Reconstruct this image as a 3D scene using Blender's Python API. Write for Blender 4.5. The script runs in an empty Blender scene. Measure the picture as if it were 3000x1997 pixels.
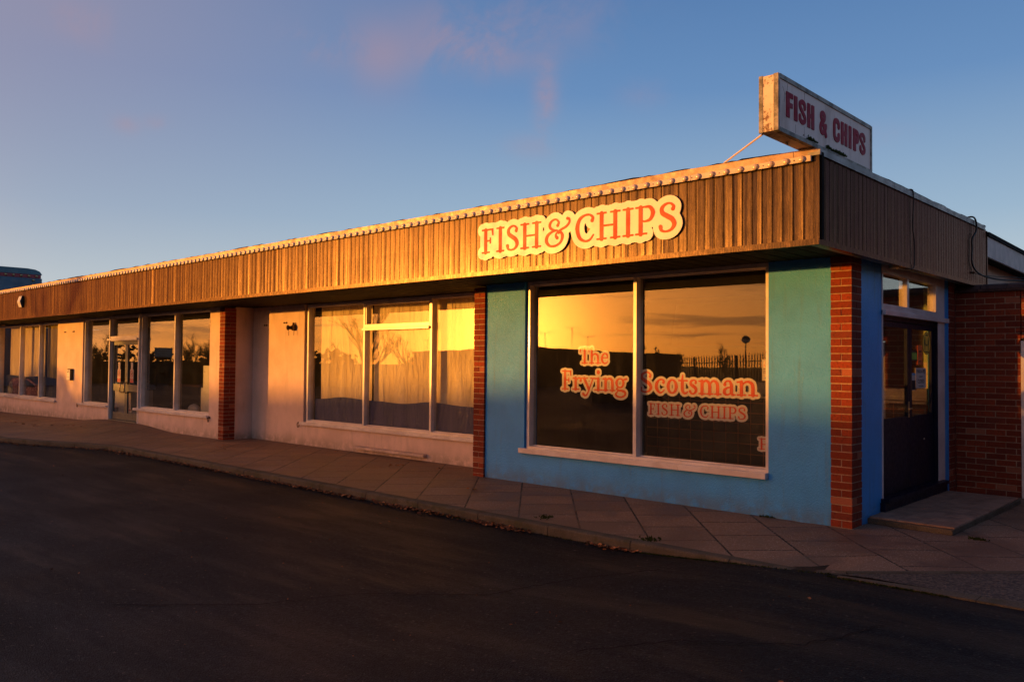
import bpy, bmesh, math, random
import numpy as np
from mathutils import Vector, Matrix

S = bpy.context.scene
COL = S.collection
R = math.radians
SUN_AZ, SUN_EL = 43.3, 1.70          # azimuth measured from -y towards -x

# ------------------------------------------------------------------ camera
def setup_camera():
    yaw, pitch, roll = R(43.18091), R(1.53302), R(0.50003)
    f = Vector((-math.sin(yaw)*math.cos(pitch), math.cos(yaw)*math.cos(pitch), math.sin(pitch)))
    r = Vector((math.cos(yaw), math.sin(yaw), 0)); u = r.cross(f)
    r2 = r*math.cos(roll) + u*math.sin(roll); u2 = -r*math.sin(roll) + u*math.cos(roll)
    cam = bpy.data.cameras.new('camera'); o = bpy.data.objects.new('camera', cam); COL.objects.link(o)
    cam.sensor_width = 36; cam.lens = 2430.45/3000*36; cam.clip_start = .05; cam.clip_end = 3000
    m = Matrix((r2, u2, -f)).transposed().to_4x4(); m.translation = Vector((3.158, -8.291, 1.600))
    o.matrix_world = m; S.camera = o
setup_camera()

# ------------------------------------------------------------------ world, sun
SD = Vector((-math.sin(R(SUN_AZ))*math.cos(R(SUN_EL)), -math.cos(R(SUN_AZ))*math.cos(R(SUN_EL)), math.sin(R(SUN_EL))))
def setup_world():
    w = bpy.data.worlds.new('World'); S.world = w; w.use_nodes = True
    nt = w.node_tree; N = nt.nodes; L = nt.links; N.clear()
    out = N.new('ShaderNodeOutputWorld'); bg = N.new('ShaderNodeBackground'); L.new(bg.outputs[0], out.inputs[0])
    tc = N.new('ShaderNodeTexCoord')
    sky = N.new('ShaderNodeTexSky'); sky.sky_type = 'NISHITA'; sky.sun_disc = False
    sky.sun_elevation = R(SUN_EL); sky.sun_rotation = math.atan2(SD.x, SD.y); sky.air_density = 1.2; sky.dust_density = 2.0
    def math_(op, a, b=None, c=None, clamp=False):
        n = N.new('ShaderNodeMath'); n.operation = op; n.use_clamp = clamp
        for i, v in enumerate((a, b, c)):
            if v is None: continue
            if isinstance(v, (int, float)): n.inputs[i].default_value = v
            else: L.new(v, n.inputs[i])
        return n.outputs[0]
    def mix(fac, a, b, bt='MIX'):
        n = N.new('ShaderNodeMix'); n.data_type = 'RGBA'; n.blend_type = bt; n.clamp_factor = True
        for i, v in ((0, fac), (6, a), (7, b)):
            if isinstance(v, (int, float)): n.inputs[i].default_value = v
            elif isinstance(v, tuple): n.inputs[i].default_value = (*v, 1)
            else: L.new(v, n.inputs[i])
        return n.outputs[2]
    def ramp(fac, stops, interp='EASE'):
        n = N.new('ShaderNodeValToRGB'); n.color_ramp.interpolation = interp
        while len(n.color_ramp.elements) < len(stops): n.color_ramp.elements.new(.5)
        for e, (p, c) in zip(n.color_ramp.elements, stops): e.position = p; e.color = (*c, 1)
        L.new(fac, n.inputs[0]); return n.outputs[0]
    sep = N.new('ShaderNodeSeparateXYZ'); L.new(tc.outputs['Generated'], sep.inputs[0])
    z = math_('MAXIMUM', sep.outputs[2], 0.0)
    el = math_('MULTIPLY', math_('ARCSINE', z), 180/math.pi/60)      # 0..1 over 60 degrees
    anti = ramp(el, [(0, (.72, .70, .62)), (.06, (.56, .64, .66)), (.16, (.32, .46, .61)), (.30, (.135, .27, .51)), (.42, (.085, .195, .42)), (1, (.03, .07, .17))], 'LINEAR')
    solar = ramp(el, [(0, (2.1, .76, .15)), (.05, (2.05, .84, .22)), (.14, (1.65, .84, .33)), (.30, (.80, .50, .32)), (.5, (.20, .18, .22)), (1, (.03, .06, .14))], 'LINEAR')
    dt = N.new('ShaderNodeVectorMath'); dt.operation = 'DOT_PRODUCT'; L.new(tc.outputs['Generated'], dt.inputs[0]); dt.inputs[1].default_value = SD
    c = dt.outputs['Value']
    ang = math_('MULTIPLY', math_('ARCCOSINE', math_('MINIMUM', c, .99999)), 180/math.pi)
    side = N.new('ShaderNodeMapRange'); side.interpolation_type = 'SMOOTHSTEP'; L.new(ang, side.inputs[0])
    side.inputs[1].default_value = 66; side.inputs[2].default_value = 16; side.inputs[3].default_value = 0; side.inputs[4].default_value = 1
    base = mix(side.outputs[0], anti, solar)
    # slight violet in the west-north sky (left part of the photograph, above the horizon)
    vio = N.new('ShaderNodeMapRange'); vio.interpolation_type = 'SMOOTHSTEP'; L.new(ang, vio.inputs[0])
    vio.inputs[1].default_value = 100; vio.inputs[2].default_value = 55; vio.inputs[3].default_value = 0; vio.inputs[4].default_value = 1
    vfac = math_('MULTIPLY', vio.outputs[0], math_('MULTIPLY', math_('SMOOTH_MIN', math_('MULTIPLY', el, 3.0), 1.0, .2), .75))
    base = mix(vfac, base, (.33, .29, .38))
    # glow round the sun
    g1 = math_('POWER', 2.718, math_('MULTIPLY', math_('MULTIPLY', ang, ang), -1/(2*3.2**2)))
    g2 = math_('POWER', 2.718, math_('MULTIPLY', ang, -1/9.0))
    base = mix(1.0, base, mix(1.0, ramp(math_('MULTIPLY', g1, 1.0), [(0, (0, 0, 0)), (1, (20, 7.5, 1.0))], 'LINEAR'), ramp(g2, [(0, (0, 0, 0)), (1, (13, 3.7, .28))], 'LINEAR'), 'ADD'), 'ADD')
    # clouds : wispy pink puffs opposite the sun, grey-violet bands low on the sun side
    def noise(vec, scale, detail, rough, dist=0):
        n = N.new('ShaderNodeTexNoise'); L.new(vec, n.inputs['Vector']); n.inputs['Scale'].default_value = scale
        n.inputs['Detail'].default_value = detail; n.inputs['Roughness'].default_value = rough; n.inputs['Distortion'].default_value = dist
        return n.outputs[0]
    def mr(v, a, b, lo=0, hi=1):
        n = N.new('ShaderNodeMapRange'); n.interpolation_type = 'SMOOTHSTEP'; L.new(v, n.inputs[0])
        for i, q in enumerate((a, b, lo, hi)): n.inputs[i+1].default_value = q
        return n.outputs[0]
    wisp = noise(tc.outputs['Generated'], 10, 9, .62, .45)
    total = None
    for (px, py, sx, sy, amt) in CLOUDS:
        d = pix_dir(px, py); rr, uu = pix_axes()
        a = N.new('ShaderNodeVectorMath'); a.operation = 'DOT_PRODUCT'; L.new(tc.outputs['Generated'], a.inputs[0]); a.inputs[1].default_value = rr
        b = N.new('ShaderNodeVectorMath'); b.operation = 'DOT_PRODUCT'; L.new(tc.outputs['Generated'], b.inputs[0]); b.inputs[1].default_value = uu
        da = math_('DIVIDE', math_('SUBTRACT', a.outputs['Value'], d.dot(rr)), sx)
        db = math_('DIVIDE', math_('SUBTRACT', b.outputs['Value'], d.dot(uu)), sy)
        rr2 = math_('ADD', math_('MULTIPLY', da, da), math_('MULTIPLY', db, db))
        blob = math_('MULTIPLY', math_('POWER', 2.718, math_('MULTIPLY', rr2, -1.0)), amt)
        total = blob if total is None else math_('ADD', total, blob)
    cloud = math_('MULTIPLY', total, mr(wisp, .34, .62), clamp=True)
    front = mr(c, .6, .4)
    cloud = math_('MULTIPLY', cloud, front)
    base = mix(math_('MULTIPLY', cloud, .50), base, (.43, .275, .32))
    mp = N.new('ShaderNodeMapping'); mp.inputs['Scale'].default_value = (2.2, 2.2, 34); L.new(tc.outputs['Generated'], mp.inputs[0])
    band = noise(mp.outputs[0], 2.3, 6, .55, .4)
    bf = math_('MULTIPLY', mr(band, .50, .62), math_('MULTIPLY', mr(el, .015, .035), mr(el, .16, .07)))
    bf = math_('MULTIPLY', bf, math_('MULTIPLY', side.outputs[0], mr(ang, 4, 13)))
    base = mix(math_('MULTIPLY', bf, .62), base, (.62, .30, .16))
    # the Nishita sky carries a part of the light
    nish = mix(1.0, sky.outputs[0], (.11, .11, .11), 'MULTIPLY')
    L.new(mix(.10, base, nish), bg.inputs['Color']); bg.inputs['Strength'].default_value = 1.0
def pix_axes():
    m = S.camera.matrix_world
    return (m.to_3x3() @ Vector((1, 0, 0))), (m.to_3x3() @ Vector((0, 1, 0)))
def pix_dir(x, y):     # a direction in the sky, from where it stands in the photograph
    return (S.camera.matrix_world.to_3x3() @ Vector(((x-1500)/2430.45, -(y-998.5)/2430.45, -1))).normalized()
CLOUDS = [(1340, 105, .060, .034, .9), (925, 130, .026, .016, 1.5), (1110, 165, .035, .035, .8), (1600, 285, .013, .036, 1.2), (1430, 170, .08, .018, .5),
          (235, 60, .03, .02, .7), (370, 362, .012, .010, .6), (465, 358, .012, .008, .5), (1620, 50, .08, .028, .5), (1900, 275, .03, .015, .35), (2580, 400, .025, .012, .35), (1550, 430, .03, .015, .35)]
setup_world()
sun = bpy.data.lights.new('sun', 'SUN'); sun.energy = 5.0; sun.angle = R(.6); sun.color = (1.0, .395, .05)
so = bpy.data.objects.new('sun', sun); COL.objects.link(so); so.rotation_euler = SD.to_track_quat('Z', 'Y').to_euler()
vs = S.view_settings; vs.view_transform = 'Standard'; vs.look = 'None'; vs.exposure = .12; vs.gamma = 1; vs.use_curve_mapping = False
S.render.resolution_x = 1024; S.render.resolution_y = 681
S.cycles.max_bounces = 10; S.cycles.transparent_max_bounces = 16; S.cycles.sample_clamp_indirect = 6

# ------------------------------------------------------------------ materials
class NT:
    def __init__(s, name):
        s.m = bpy.data.materials.new(name); s.m.use_nodes = True; s.nt = s.m.node_tree; s.N = s.nt.nodes; s.L = s.nt.links
        s.b = s.N['Principled BSDF']; s.out = s.N['Material Output']; s.tc = s.N.new('ShaderNodeTexCoord'); s.obj = s.tc.outputs['Object']
    def put(s, sock, v):
        if isinstance(v, tuple): sock.default_value = (*v, 1) if len(v) == 3 and sock.type == 'RGBA' else v
        elif isinstance(v, (int, float)): sock.default_value = v
        else: s.L.new(v, sock)
    def map(s, scale=(1, 1, 1), rot=(0, 0, 0), src=None, loc=(0, 0, 0)):
        n = s.N.new('ShaderNodeMapping'); s.L.new(src or s.obj, n.inputs[0]); n.inputs['Scale'].default_value = scale; n.inputs['Rotation'].default_value = rot; n.inputs['Location'].default_value = loc
        return n.outputs[0]
    def noise(s, scale, detail=4, rough=.5, vec=None, dist=0):
        n = s.N.new('ShaderNodeTexNoise'); s.L.new(vec or s.obj, n.inputs['Vector']); n.inputs['Scale'].default_value = scale
        n.inputs['Detail'].default_value = detail; n.inputs['Roughness'].default_value = rough; n.inputs['Distortion'].default_value = dist
        return n.outputs[0]
    def voro(s, scale, vec=None, feat='F1', out='Distance'):
        n = s.N.new('ShaderNodeTexVoronoi'); n.feature = feat; s.L.new(vec or s.obj, n.inputs['Vector']); n.inputs['Scale'].default_value = scale; return n.outputs[out]
    def mr(s, v, a, b, lo=0, hi=1, smooth=True):
        n = s.N.new('ShaderNodeMapRange'); n.interpolation_type = 'SMOOTHSTEP' if smooth else 'LINEAR'; s.L.new(v, n.inputs[0])
        for i, q in enumerate((a, b, lo, hi)): n.inputs[i+1].default_value = q
        return n.outputs[0]
    def mix(s, fac, a, b, bt='MIX'):
        n = s.N.new('ShaderNodeMix'); n.data_type = 'RGBA'; n.blend_type = bt
        s.put(n.inputs[0], fac); s.put(n.inputs[6], a); s.put(n.inputs[7], b); return n.outputs[2]
    def math(s, op, a, b=0.0):
        n = s.N.new('ShaderNodeMath'); n.operation = op; s.put(n.inputs[0], a); s.put(n.inputs[1], b); return n.outputs[0]
    def bump(s, h, strength=.5, dist=.01, normal=None):
        n = s.N.new('ShaderNodeBump'); s.L.new(h, n.inputs['Height']); n.inputs['Strength'].default_value = strength; n.inputs['Distance'].default_value = dist
        if normal: s.L.new(normal, n.inputs['Normal'])
        return n.outputs[0]
    def set(s, **k):
        names = dict(col='Base Color', rough='Roughness', metal='Metallic', spec='Specular IOR Level', tint='Specular Tint', nor='Normal', ior='IOR', trans='Transmission Weight', coat='Coat Weight', coatr='Coat Roughness', sheen='Sheen Weight', emit='Emission Color', es='Emission Strength', alpha='Alpha')
        for a, v in k.items(): s.put(s.b.inputs[names[a]], v)
        return s.m
M = {}
def simple(name, col, rough=.6, spec=.5, metal=0, var=.25, nscale=6, bump=0, bscale=80, bdist=.002):
    t = NT(name)
    c2 = tuple(max(0, c*(1-var)) for c in col); c1 = tuple(min(1, c*(1+var*.5)) for c in col)
    c = t.mix(t.mr(t.noise(nscale, 5, .6), .3, .7), c2, c1)
    k = dict(col=c, rough=t.mr(t.noise(nscale*2.3, 4, .6), .3, .7, max(.02, rough-.08), min(1, rough+.08)), spec=spec, metal=metal)
    if bump: k['nor'] = t.bump(t.noise(bscale, 4, .6), bump, bdist)
    M[name] = t.set(**k); return M[name]

def make_mats():
    # asphalt, damp and dark, with warm reflected sun painted in
    t = NT('asphalt'); v = t.voro(95); n = t.noise(105, 4, .7); big = t.noise(.35, 4, .55, dist=.6)
    wet = t.mr(t.noise(.9, 5, .6, vec=t.map((1, 1.0, 1), (0, 0, R(43))), dist=.4), .40, .66)
    sun_streak = t.mr(t.noise(1.0, 5, .62, vec=t.map((.42, 2.3, 1), (0, 0, R(-38)))), .42, .68)
    stone = t.math('MULTIPLY', t.mr(t.voro(68, out='Color'), .82, .90), t.mr(t.noise(31, 2, .6), .50, .62))
    col = t.mix(t.mr(n, .43, .60), (.0004, .0006, .0010), (.0215, .0255, .0310))
    col = t.mix(1.0, col, t.mix(t.mr(t.noise(30, 3, .7), .36, .64), (.42, .42, .44), (1.55, 1.5, 1.45)), 'MULTIPLY')
    col = t.mix(t.mr(t.noise(.55, 4, .6), .50, .60, 0, .35), col, (.004, .004, .005))
    col = t.mix(t.math('MULTIPLY', t.math('MULTIPLY', sun_streak, t.mr(t.noise(.26, 2, .5), .42, .60)), .75), col, (.050, .030, .015))  # warm patches of sunlight thrown back by the windows, put into the colour
    col = t.mix(t.math('MULTIPLY', stone, .7), col, (.13, .105, .09))
    rg = t.mr(big, .3, .7, .58, .74); rg2 = t.math('SUBTRACT', rg, t.math('MULTIPLY', sun_streak, .12))
    h = t.math('ADD', v, t.math('MULTIPLY', n, .6))
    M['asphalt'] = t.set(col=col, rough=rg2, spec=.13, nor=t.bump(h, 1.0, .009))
    # paving slabs laid diagonally
    t = NT('paving'); vec = t.map((1, 1, 1), (0, 0, R(48.5)), loc=(.08, .20, 0))
    b = t.N.new('ShaderNodeTexBrick'); t.L.new(vec, b.inputs['Vector']); b.offset = .38; b.offset_frequency = 2
    for k, q in (('Scale', 1.0), ('Mortar Size', .011), ('Mortar Smooth', .25), ('Bias', 0.0), ('Brick Width', .605), ('Row Height', .62)): b.inputs[k].default_value = q
    b.inputs['Color1'].default_value = (.13, .088, .064, 1); b.inputs['Color2'].default_value = (.30, .175, .105, 1); b.inputs['Mortar'].default_value = (.014, .010, .008, 1)
    b.inputs['Color1'].default_value = (.225, .132, .080, 1)
    fine = t.noise(210, 3, .7); damp = t.mr(t.noise(1.3, 5, .6, dist=.5), .42, .60)
    col = t.mix(t.mr(fine, .35, .75), t.mix(1.0, b.outputs[0], (.72, .70, .68), 'MULTIPLY'), b.outputs[0])
    col = t.mix(t.mr(t.voro(150, out='Color'), .74, .86), col, (.42, .31, .23))
    col = t.mix(t.math('MULTIPLY', damp, .6), col, (.115, .066, .042))
    nor = t.bump(t.math('SUBTRACT', t.math('MULTIPLY', fine, .35), t.math('MULTIPLY', b.outputs[1], 1.6)), .8, .004)
    M['paving'] = t.set(col=col, rough=t.mr(damp, 0, 1, .72, .55), spec=.3, nor=nor)
    # kerb stone
    t = NT('kerb_stone'); f = t.noise(150, 4, .7); st = t.mr(t.noise(2.5, 5, .6), .4, .65)
    moss = t.mr(t.noise(5, 5, .65), .50, .66)
    col = t.mix(t.mr(f, .3, .75), (.055, .043, .028), (.20, .155, .105)); col = t.mix(t.math('MULTIPLY', st, .6), col, (.055, .040, .026))
    col = t.mix(t.math('MULTIPLY', moss, .45), col, (.055, .055, .018))
    M['kerb'] = t.set(col=col, rough=.85, spec=.25, nor=t.bump(f, .9, .006))
    t = NT('aggregate'); v = t.voro(70, out='Color'); d = t.voro(70)
    M['aggregate'] = t.set(col=t.mix(t.mr(v, .1, .9), (.03, .022, .016), (.15, .11, .08)), rough=.7, spec=.35, nor=t.bump(d, 1.0, .008))
    # roughcast render
    def render_mat(name, c_lo, c_hi, dirt, spec, rough, bd=.006):
        t = NT(name); n1 = t.noise(105, 4, .6, dist=.1); n2 = t.voro(75, vec=t.map((1, 1, .8)), feat='SMOOTH_F1')
        h = t.math('ADD', n1, t.math('MULTIPLY', n2, .55))
        s = t.N.new('ShaderNodeSeparateXYZ'); t.L.new(t.obj, s.inputs[0])
        grime = t.math('MULTIPLY', t.mr(s.outputs[2], .26, -.02), t.mr(t.noise(6, 6, .7), .30, .60))
        drip = t.math('MULTIPLY', t.mr(t.noise(3.2, 5, .65, vec=t.map((3.2, 3.2, .35))), .54, .72), .32)
        col = t.mix(t.mr(t.noise(2.4, 5, .6), .3, .7), c_lo, c_hi)
        col = t.mix(t.math('MULTIPLY', grime, .85), col, dirt); col = t.mix(drip, col, dirt)
        M[name] = t.set(col=col, rough=rough, spec=spec, nor=t.bump(h, .85, bd)); return t
    render_mat('cream_render', (.64, .45, .345), (.77, .55, .44), (.33, .24, .17), .25, .75)
    render_mat('blue_render', (.017, .275, .68), (.026, .325, .79), (.05, .15, .28), .62, .40, .010)
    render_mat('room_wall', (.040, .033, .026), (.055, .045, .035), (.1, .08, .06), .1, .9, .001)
    # brick and mortar : each brick an island
    t = NT('brick'); g = t.N.new('ShaderNodeNewGeometry'); rnd = g.outputs['Random Per Island']
    c = t.mix(t.mr(rnd, 0, 1, 0, 1, False), (.15, .023, .010), (.31, .050, .018)); c = t.mix(t.mr(t.noise(38, 5, .65), .45, .75), c, (.10, .022, .012)); c = t.mix(t.mr(rnd, .80, .84, 0, .55), c, (.085, .024, .018)); c = t.mix(t.mr(rnd, .94, .96, 0, .5), c, (.46, .16, .08))
    c = t.mix(t.math('MULTIPLY', t.mr(t.noise(90, 3, .7), .62, .75), .5), c, (.42, .17, .09))
    M['brick'] = t.set(col=c, rough=.85, spec=.2, nor=t.bump(t.noise(120, 4, .7), .8, .004))
    M['mortar'] = simple('mortar', (.38, .26, .17), .9, .2, var=.3, nscale=25, bump=.5, bscale=150)
    # bronze coated cladding
    t = NT('cladding'); g = t.N.new('ShaderNodeNewGeometry')
    vert = t.map((9, 9, .55)); st = t.noise(6, 6, .62, vec=vert); st2 = t.noise(22, 5, .6, vec=vert); cl = t.noise(1.1, 4, .6)
    s = t.N.new('ShaderNodeSeparateXYZ'); t.L.new(t.obj, s.inputs[0])
    edge = t.mr(s.outputs[2], 2.80, 2.66); top = t.mr(s.outputs[2], 3.10, 3.40)
    c = t.mix(t.mr(st, .35, .68), (.042, .030, .023), (.075, .053, .041)); c = t.mix(t.math('MULTIPLY', t.mr(st2, .58, .75), .35), c, (.16, .085, .05))
    c = t.mix(t.math('MULTIPLY', t.mr(st, .52, .64), t.math('MULTIPLY', top, .45)), c, (.03, .018, .012))
    c = t.mix(t.math('MULTIPLY', edge, t.mr(t.noise(14, 5, .7), .45, .7, 0, .5)), c, (.15, .095, .065))
    M['cladding'] = t.set(col=c, rough=t.mr(st2, .3, .7, .22, .33), spec=.3, metal=.80, tint=(.50, .34, .30), nor=t.bump(t.math('ADD', t.noise(420, 2, .5, vec=t.map((1, 1, .12))), t.math('MULTIPLY', st2, 1.2)), .25, .0012))
    # painted things
    t = NT('white_paint'); c = t.mix(t.mr(t.noise(3, 5, .6), .35, .65), (.60, .50, .45), (.74, .65, .60)); c = t.mix(t.math('MULTIPLY', t.mr(t.noise(22, 6, .7), .62, .70), .55), c, (.30, .20, .14))
    M['white_paint'] = t.set(col=c, rough=.28, spec=.6, coat=.3, coatr=.12, nor=t.bump(t.noise(60, 4, .6), .12, .002))
    simple('coping_metal', (.36, .24, .19), .5, .5, .25, var=.35, nscale=5, bump=.25, bscale=18, bdist=.004)
    simple('side_coping', (.30, .29, .30), .5, .5, .2, var=.4, nscale=4, bump=.3, bscale=14, bdist=.004)
    simple('felt', (.022, .020, .020), .95, .1, bump=.9, bscale=60, bdist=.01)
    simple('step_tile', (.30, .18, .12), .75, .3, var=.35, nscale=7, bump=.5, bscale=150); simple('white_board', (.64, .52, .48), .6, .3, var=.2, nscale=5); simple('ridge_tile', (.075, .036, .028), .8, .3, var=.5, nscale=12, bump=.4, bscale=60); simple('rail_paint', (.66, .52, .44), .5, .4, var=.15, nscale=4)
    t = NT('bulb_cap'); sp = t.voro(260); c = t.mix(t.mr(sp, .25, .5), (.85, .74, .62), (.55, .42, .34))
    t.b.inputs['Subsurface Weight'].default_value = .6; t.b.inputs['Subsurface Radius'].default_value = (.03, .02, .012); M['bulb'] = t.set(col=c, rough=.22, spec=.8)
    simple('soffit', (.012, .007, .006), .8, .15, var=.3, nscale=4)
    simple('soffit_lip', (.20, .22, .14), .5, .4)
    simple('dark_void', (.012, .009, .008), .9, .1)
    simple('navy_paint', (.004, .006, .022), .42, .2, var=.4, nscale=9, bump=.15, bscale=70)
    simple('green_paint', (.075, .085, .085), .5, .5, var=.3, nscale=9)
    simple('brass', (.55, .40, .20), .32, .5, .85, var=.2)
    simple('steel', (.42, .38, .34), .35, .5, .8, var=.2)
    simple('white_plastic', (.62, .58, .52), .4, .5, var=.08)
    simple('black_plastic', (.015, .012, .012), .4, .5)
    simple('teal_plastic', (.02, .14, .26), .35, .5)
    simple('rust', (.10, .045, .02), .9, .2, var=.5, nscale=40, bump=.6, bscale=120)
    simple('cable', (.008, .007, .007), .55, .4)
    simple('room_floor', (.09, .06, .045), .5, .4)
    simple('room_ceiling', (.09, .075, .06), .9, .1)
    simple('pale_green', (.42, .50, .30), .7, .3, var=.06); 
    t = NT('cream_tile'); b = t.N.new('ShaderNodeTexBrick'); t.L.new(t.map((1, 1, 1), (R(90), 0, 0)), b.inputs[0]); b.offset = 0
    for k, q in (('Scale', 1.0), ('Mortar Size', .004), ('Brick Width', .2), ('Row Height', .25)): b.inputs[k].default_value = q
    b.inputs['Color1'].default_value = (.62, .50, .36, 1); b.inputs['Color2'].default_value = (.66, .54, .40, 1); b.inputs['Mortar'].default_value = (.2, .15, .1, 1)
    M['cream_tile'] = t.set(col=b.outputs[0], rough=.3, spec=.5)
    t = NT('dark_tile'); b = t.N.new('ShaderNodeTexBrick'); t.L.new(t.map((1, 1, 1), (R(90), 0, 0)), b.inputs[0]); b.offset = 0
    for k, q in (('Scale', 1.0), ('Mortar Size', .006), ('Brick Width', .2), ('Row Height', .15)): b.inputs[k].default_value = q
    b.inputs['Color1'].default_value = (.018, .016, .016, 1); b.inputs['Color2'].default_value = (.022, .018, .018, 1); b.inputs['Mortar'].default_value = (.26, .09, .04, 1)
    M['dark_tile'] = t.set(col=b.outputs[0], rough=.3, spec=.5)
    def cloth(name, lo, hi, tr=.5):
        t = NT(name); f = t.noise(2.2, 4, .55, vec=t.map((2.4, 2.4, .38), (0, R(17), 0)), dist=.9); cr = t.noise(5, 5, .6, vec=t.map((1, 1, 1), (0, R(35), 0)), dist=1.2)
        c = t.mix(t.mr(f, .3, .7), lo, hi)
        nor = t.bump(t.math('ADD', f, t.math('MULTIPLY', cr, .35)), 1.0, .08)
        M[name] = t.set(col=c, rough=.9, spec=.1, nor=nor, sheen=.1)
    cloth('cream_cloth', (.74, .58, .39), (.90, .74, .53)); cloth('blue_cloth', (.085, .095, .20), (.12, .125, .25)); cloth('ochre_cloth', (.30, .22, .07), (.46, .36, .14)); cloth('navy_cloth', (.012, .018, .06), (.02, .03, .09))
    # vinyls, signs
    simple('sign_cream', (.80, .70, .54), .38, .5, var=.05, nscale=3)
    simple('sign_red', (.80, .050, .010), .5, .3, var=.04, nscale=3)
    simple('vinyl_cream', (.66, .58, .50), .5, .4, var=.04)
    simple('vinyl_red', (.66, .045, .010), .5, .4, var=.04)
    t = NT('sign_metal'); s = t.noise(7, 6, .7); s2 = t.noise(26, 5, .7)
    c = t.mix(t.mr(t.noise(2.2, 4, .6), .3, .7), (.60, .50, .36), (.74, .64, .50)); c = t.mix(t.math('MULTIPLY', t.mr(s, .47, .58), t.mr(s2, .40, .54)), c, (.16, .06, .025))
    M['sign_metal'] = t.set(col=c, rough=.5, spec=.5, nor=t.bump(s2, .2, .002))
    t = NT('sign_frame'); s = t.noise(9, 6, .7)
    M['sign_frame'] = t.set(col=t.mix(t.mr(s, .4, .62), (.36, .32, .27), (.10, .085, .065)), rough=.55, spec=.5)
    t = NT('sign_face'); s = t.noise(4, 6, .65, vec=t.map((1, 1, .3))); 
    M['sign_face'] = t.set(col=t.mix(t.mr(s, .48, .72), (.86, .70, .62), (.62, .46, .38)), rough=.5, spec=.2)
    simple('sign_crimson', (.34, .008, .035), .6, .15, var=.12)
    simple('crack', (.15, .10, .08), .9, .1)
    simple('moss', (.035, .045, .008), .95, .1, var=.5, nscale=30, bump=1, bscale=90, bdist=.01)
    simple('yellow_vinyl', (.85, .50, .06), .5, .4, var=.03); simple('orange_paper', (.75, .16, .04), .7, .2, var=.05)
    simple('paper', (.50, .42, .36), .8, .2, var=.05); simple('ink', (.03, .025, .025), .8, .2); simple('red_ink', (.45, .02, .03), .6, .3); simple('lime', (.25, .38, .05), .6, .3); simple('sky_ink', (.08, .30, .55), .6, .3)
    simple('wagon_blue', (.018, .085, .17), .35, .6, var=.25, nscale=2); simple('wagon_roof', (.030, .115, .17), .4, .6, var=.25, nscale=2); simple('wagon_red', (.34, .012, .035), .4, .5)
    simple('car_cutout_body', (.22, .08, .13), .25, .6, var=.1); simple('car_glass', (.03, .03, .035), .1, .6); simple('car_silver', (.35, .35, .38), .3, .6, .4)
    simple('bark', (.040, .028, .020), .95, .1, var=.4, nscale=20); simple('fence_steel', (.05, .05, .05), .5, .5, .5); simple('far_brick', (.045, .025, .018), .9, .2); simple('aluminium', (.35, .33, .3), .4, .5, .9)
    t = NT('foliage'); g = t.N.new('ShaderNodeNewGeometry'); M['foliage'] = t.set(col=t.mix(g.outputs['Random Per Island'], (.022, .020, .008), (.07, .05, .018)), rough=.8, spec=.2)
    t = NT('dead_leaf'); g = t.N.new('ShaderNodeNewGeometry'); rp = g.outputs['Random Per Island']
    M['dead_leaf'] = t.set(col=t.mix(t.mr(rp, .5, 1, 0, 1, False), t.mix(t.mr(rp, 0, .6, 0, 1, False), (.045, .018, .009), (.24, .075, .024)), (.42, .17, .06)), rough=.75, spec=.3)
    simple('seam', (.060, .042, .032), .8, .2, var=.5, nscale=20); simple('line_paint', (.45, .38, .2), .8, .2); simple('ground', (.06, .05, .035), .95, .1, nscale=.4)
    # glass : a clear pane, both faces reflect
    t = NT('glass'); t.N.remove(t.b)
    fr = t.N.new('ShaderNodeFresnel'); gg = t.N.new('ShaderNodeNewGeometry'); t.L.new(t.mr(gg.outputs['Backfacing'], 0, 1, 1.60, 1/1.60, False), fr.inputs['IOR'])
    gl = t.N.new('ShaderNodeBsdfGlossy'); gl.inputs['Roughness'].default_value = .012; gl.inputs['Color'].default_value = (.97, .95, .90, 1)
    tr = t.N.new('ShaderNodeBsdfTransparent'); tr.inputs['Color'].default_value = (.93, .93, .90, 1)
    df = t.N.new('ShaderNodeBsdfDiffuse'); df.inputs['Color'].default_value = (.7, .62, .5, 1)
    bn = t.bump(t.noise(.9, 2, .5), .06, .02)
    t.L.new(bn, gl.inputs['Normal'])
    m1 = t.N.new('ShaderNodeMixShader'); t.L.new(fr.outputs[0], m1.inputs[0]); t.L.new(tr.outputs[0], m1.inputs[1]); t.L.new(gl.outputs[0], m1.inputs[2])
    dust = t.math('ADD', .006, t.math('ADD', t.math('MULTIPLY', t.mr(t.noise(5, 6, .7, vec=t.map((1, 1, .35))), .45, .75), .010), t.math('MULTIPLY', t.mr(t.noise(60, 3, .6), .68, .74), .05)))
    m2 = t.N.new('ShaderNodeMixShader'); t.L.new(dust, m2.inputs[0]); t.L.new(m1.outputs[0], m2.inputs[1]); t.L.new(df.outputs[0], m2.inputs[2])
    t.L.new(m2.outputs[0], t.out.inputs[0]); M['glass'] = t.m
make_mats()

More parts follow.
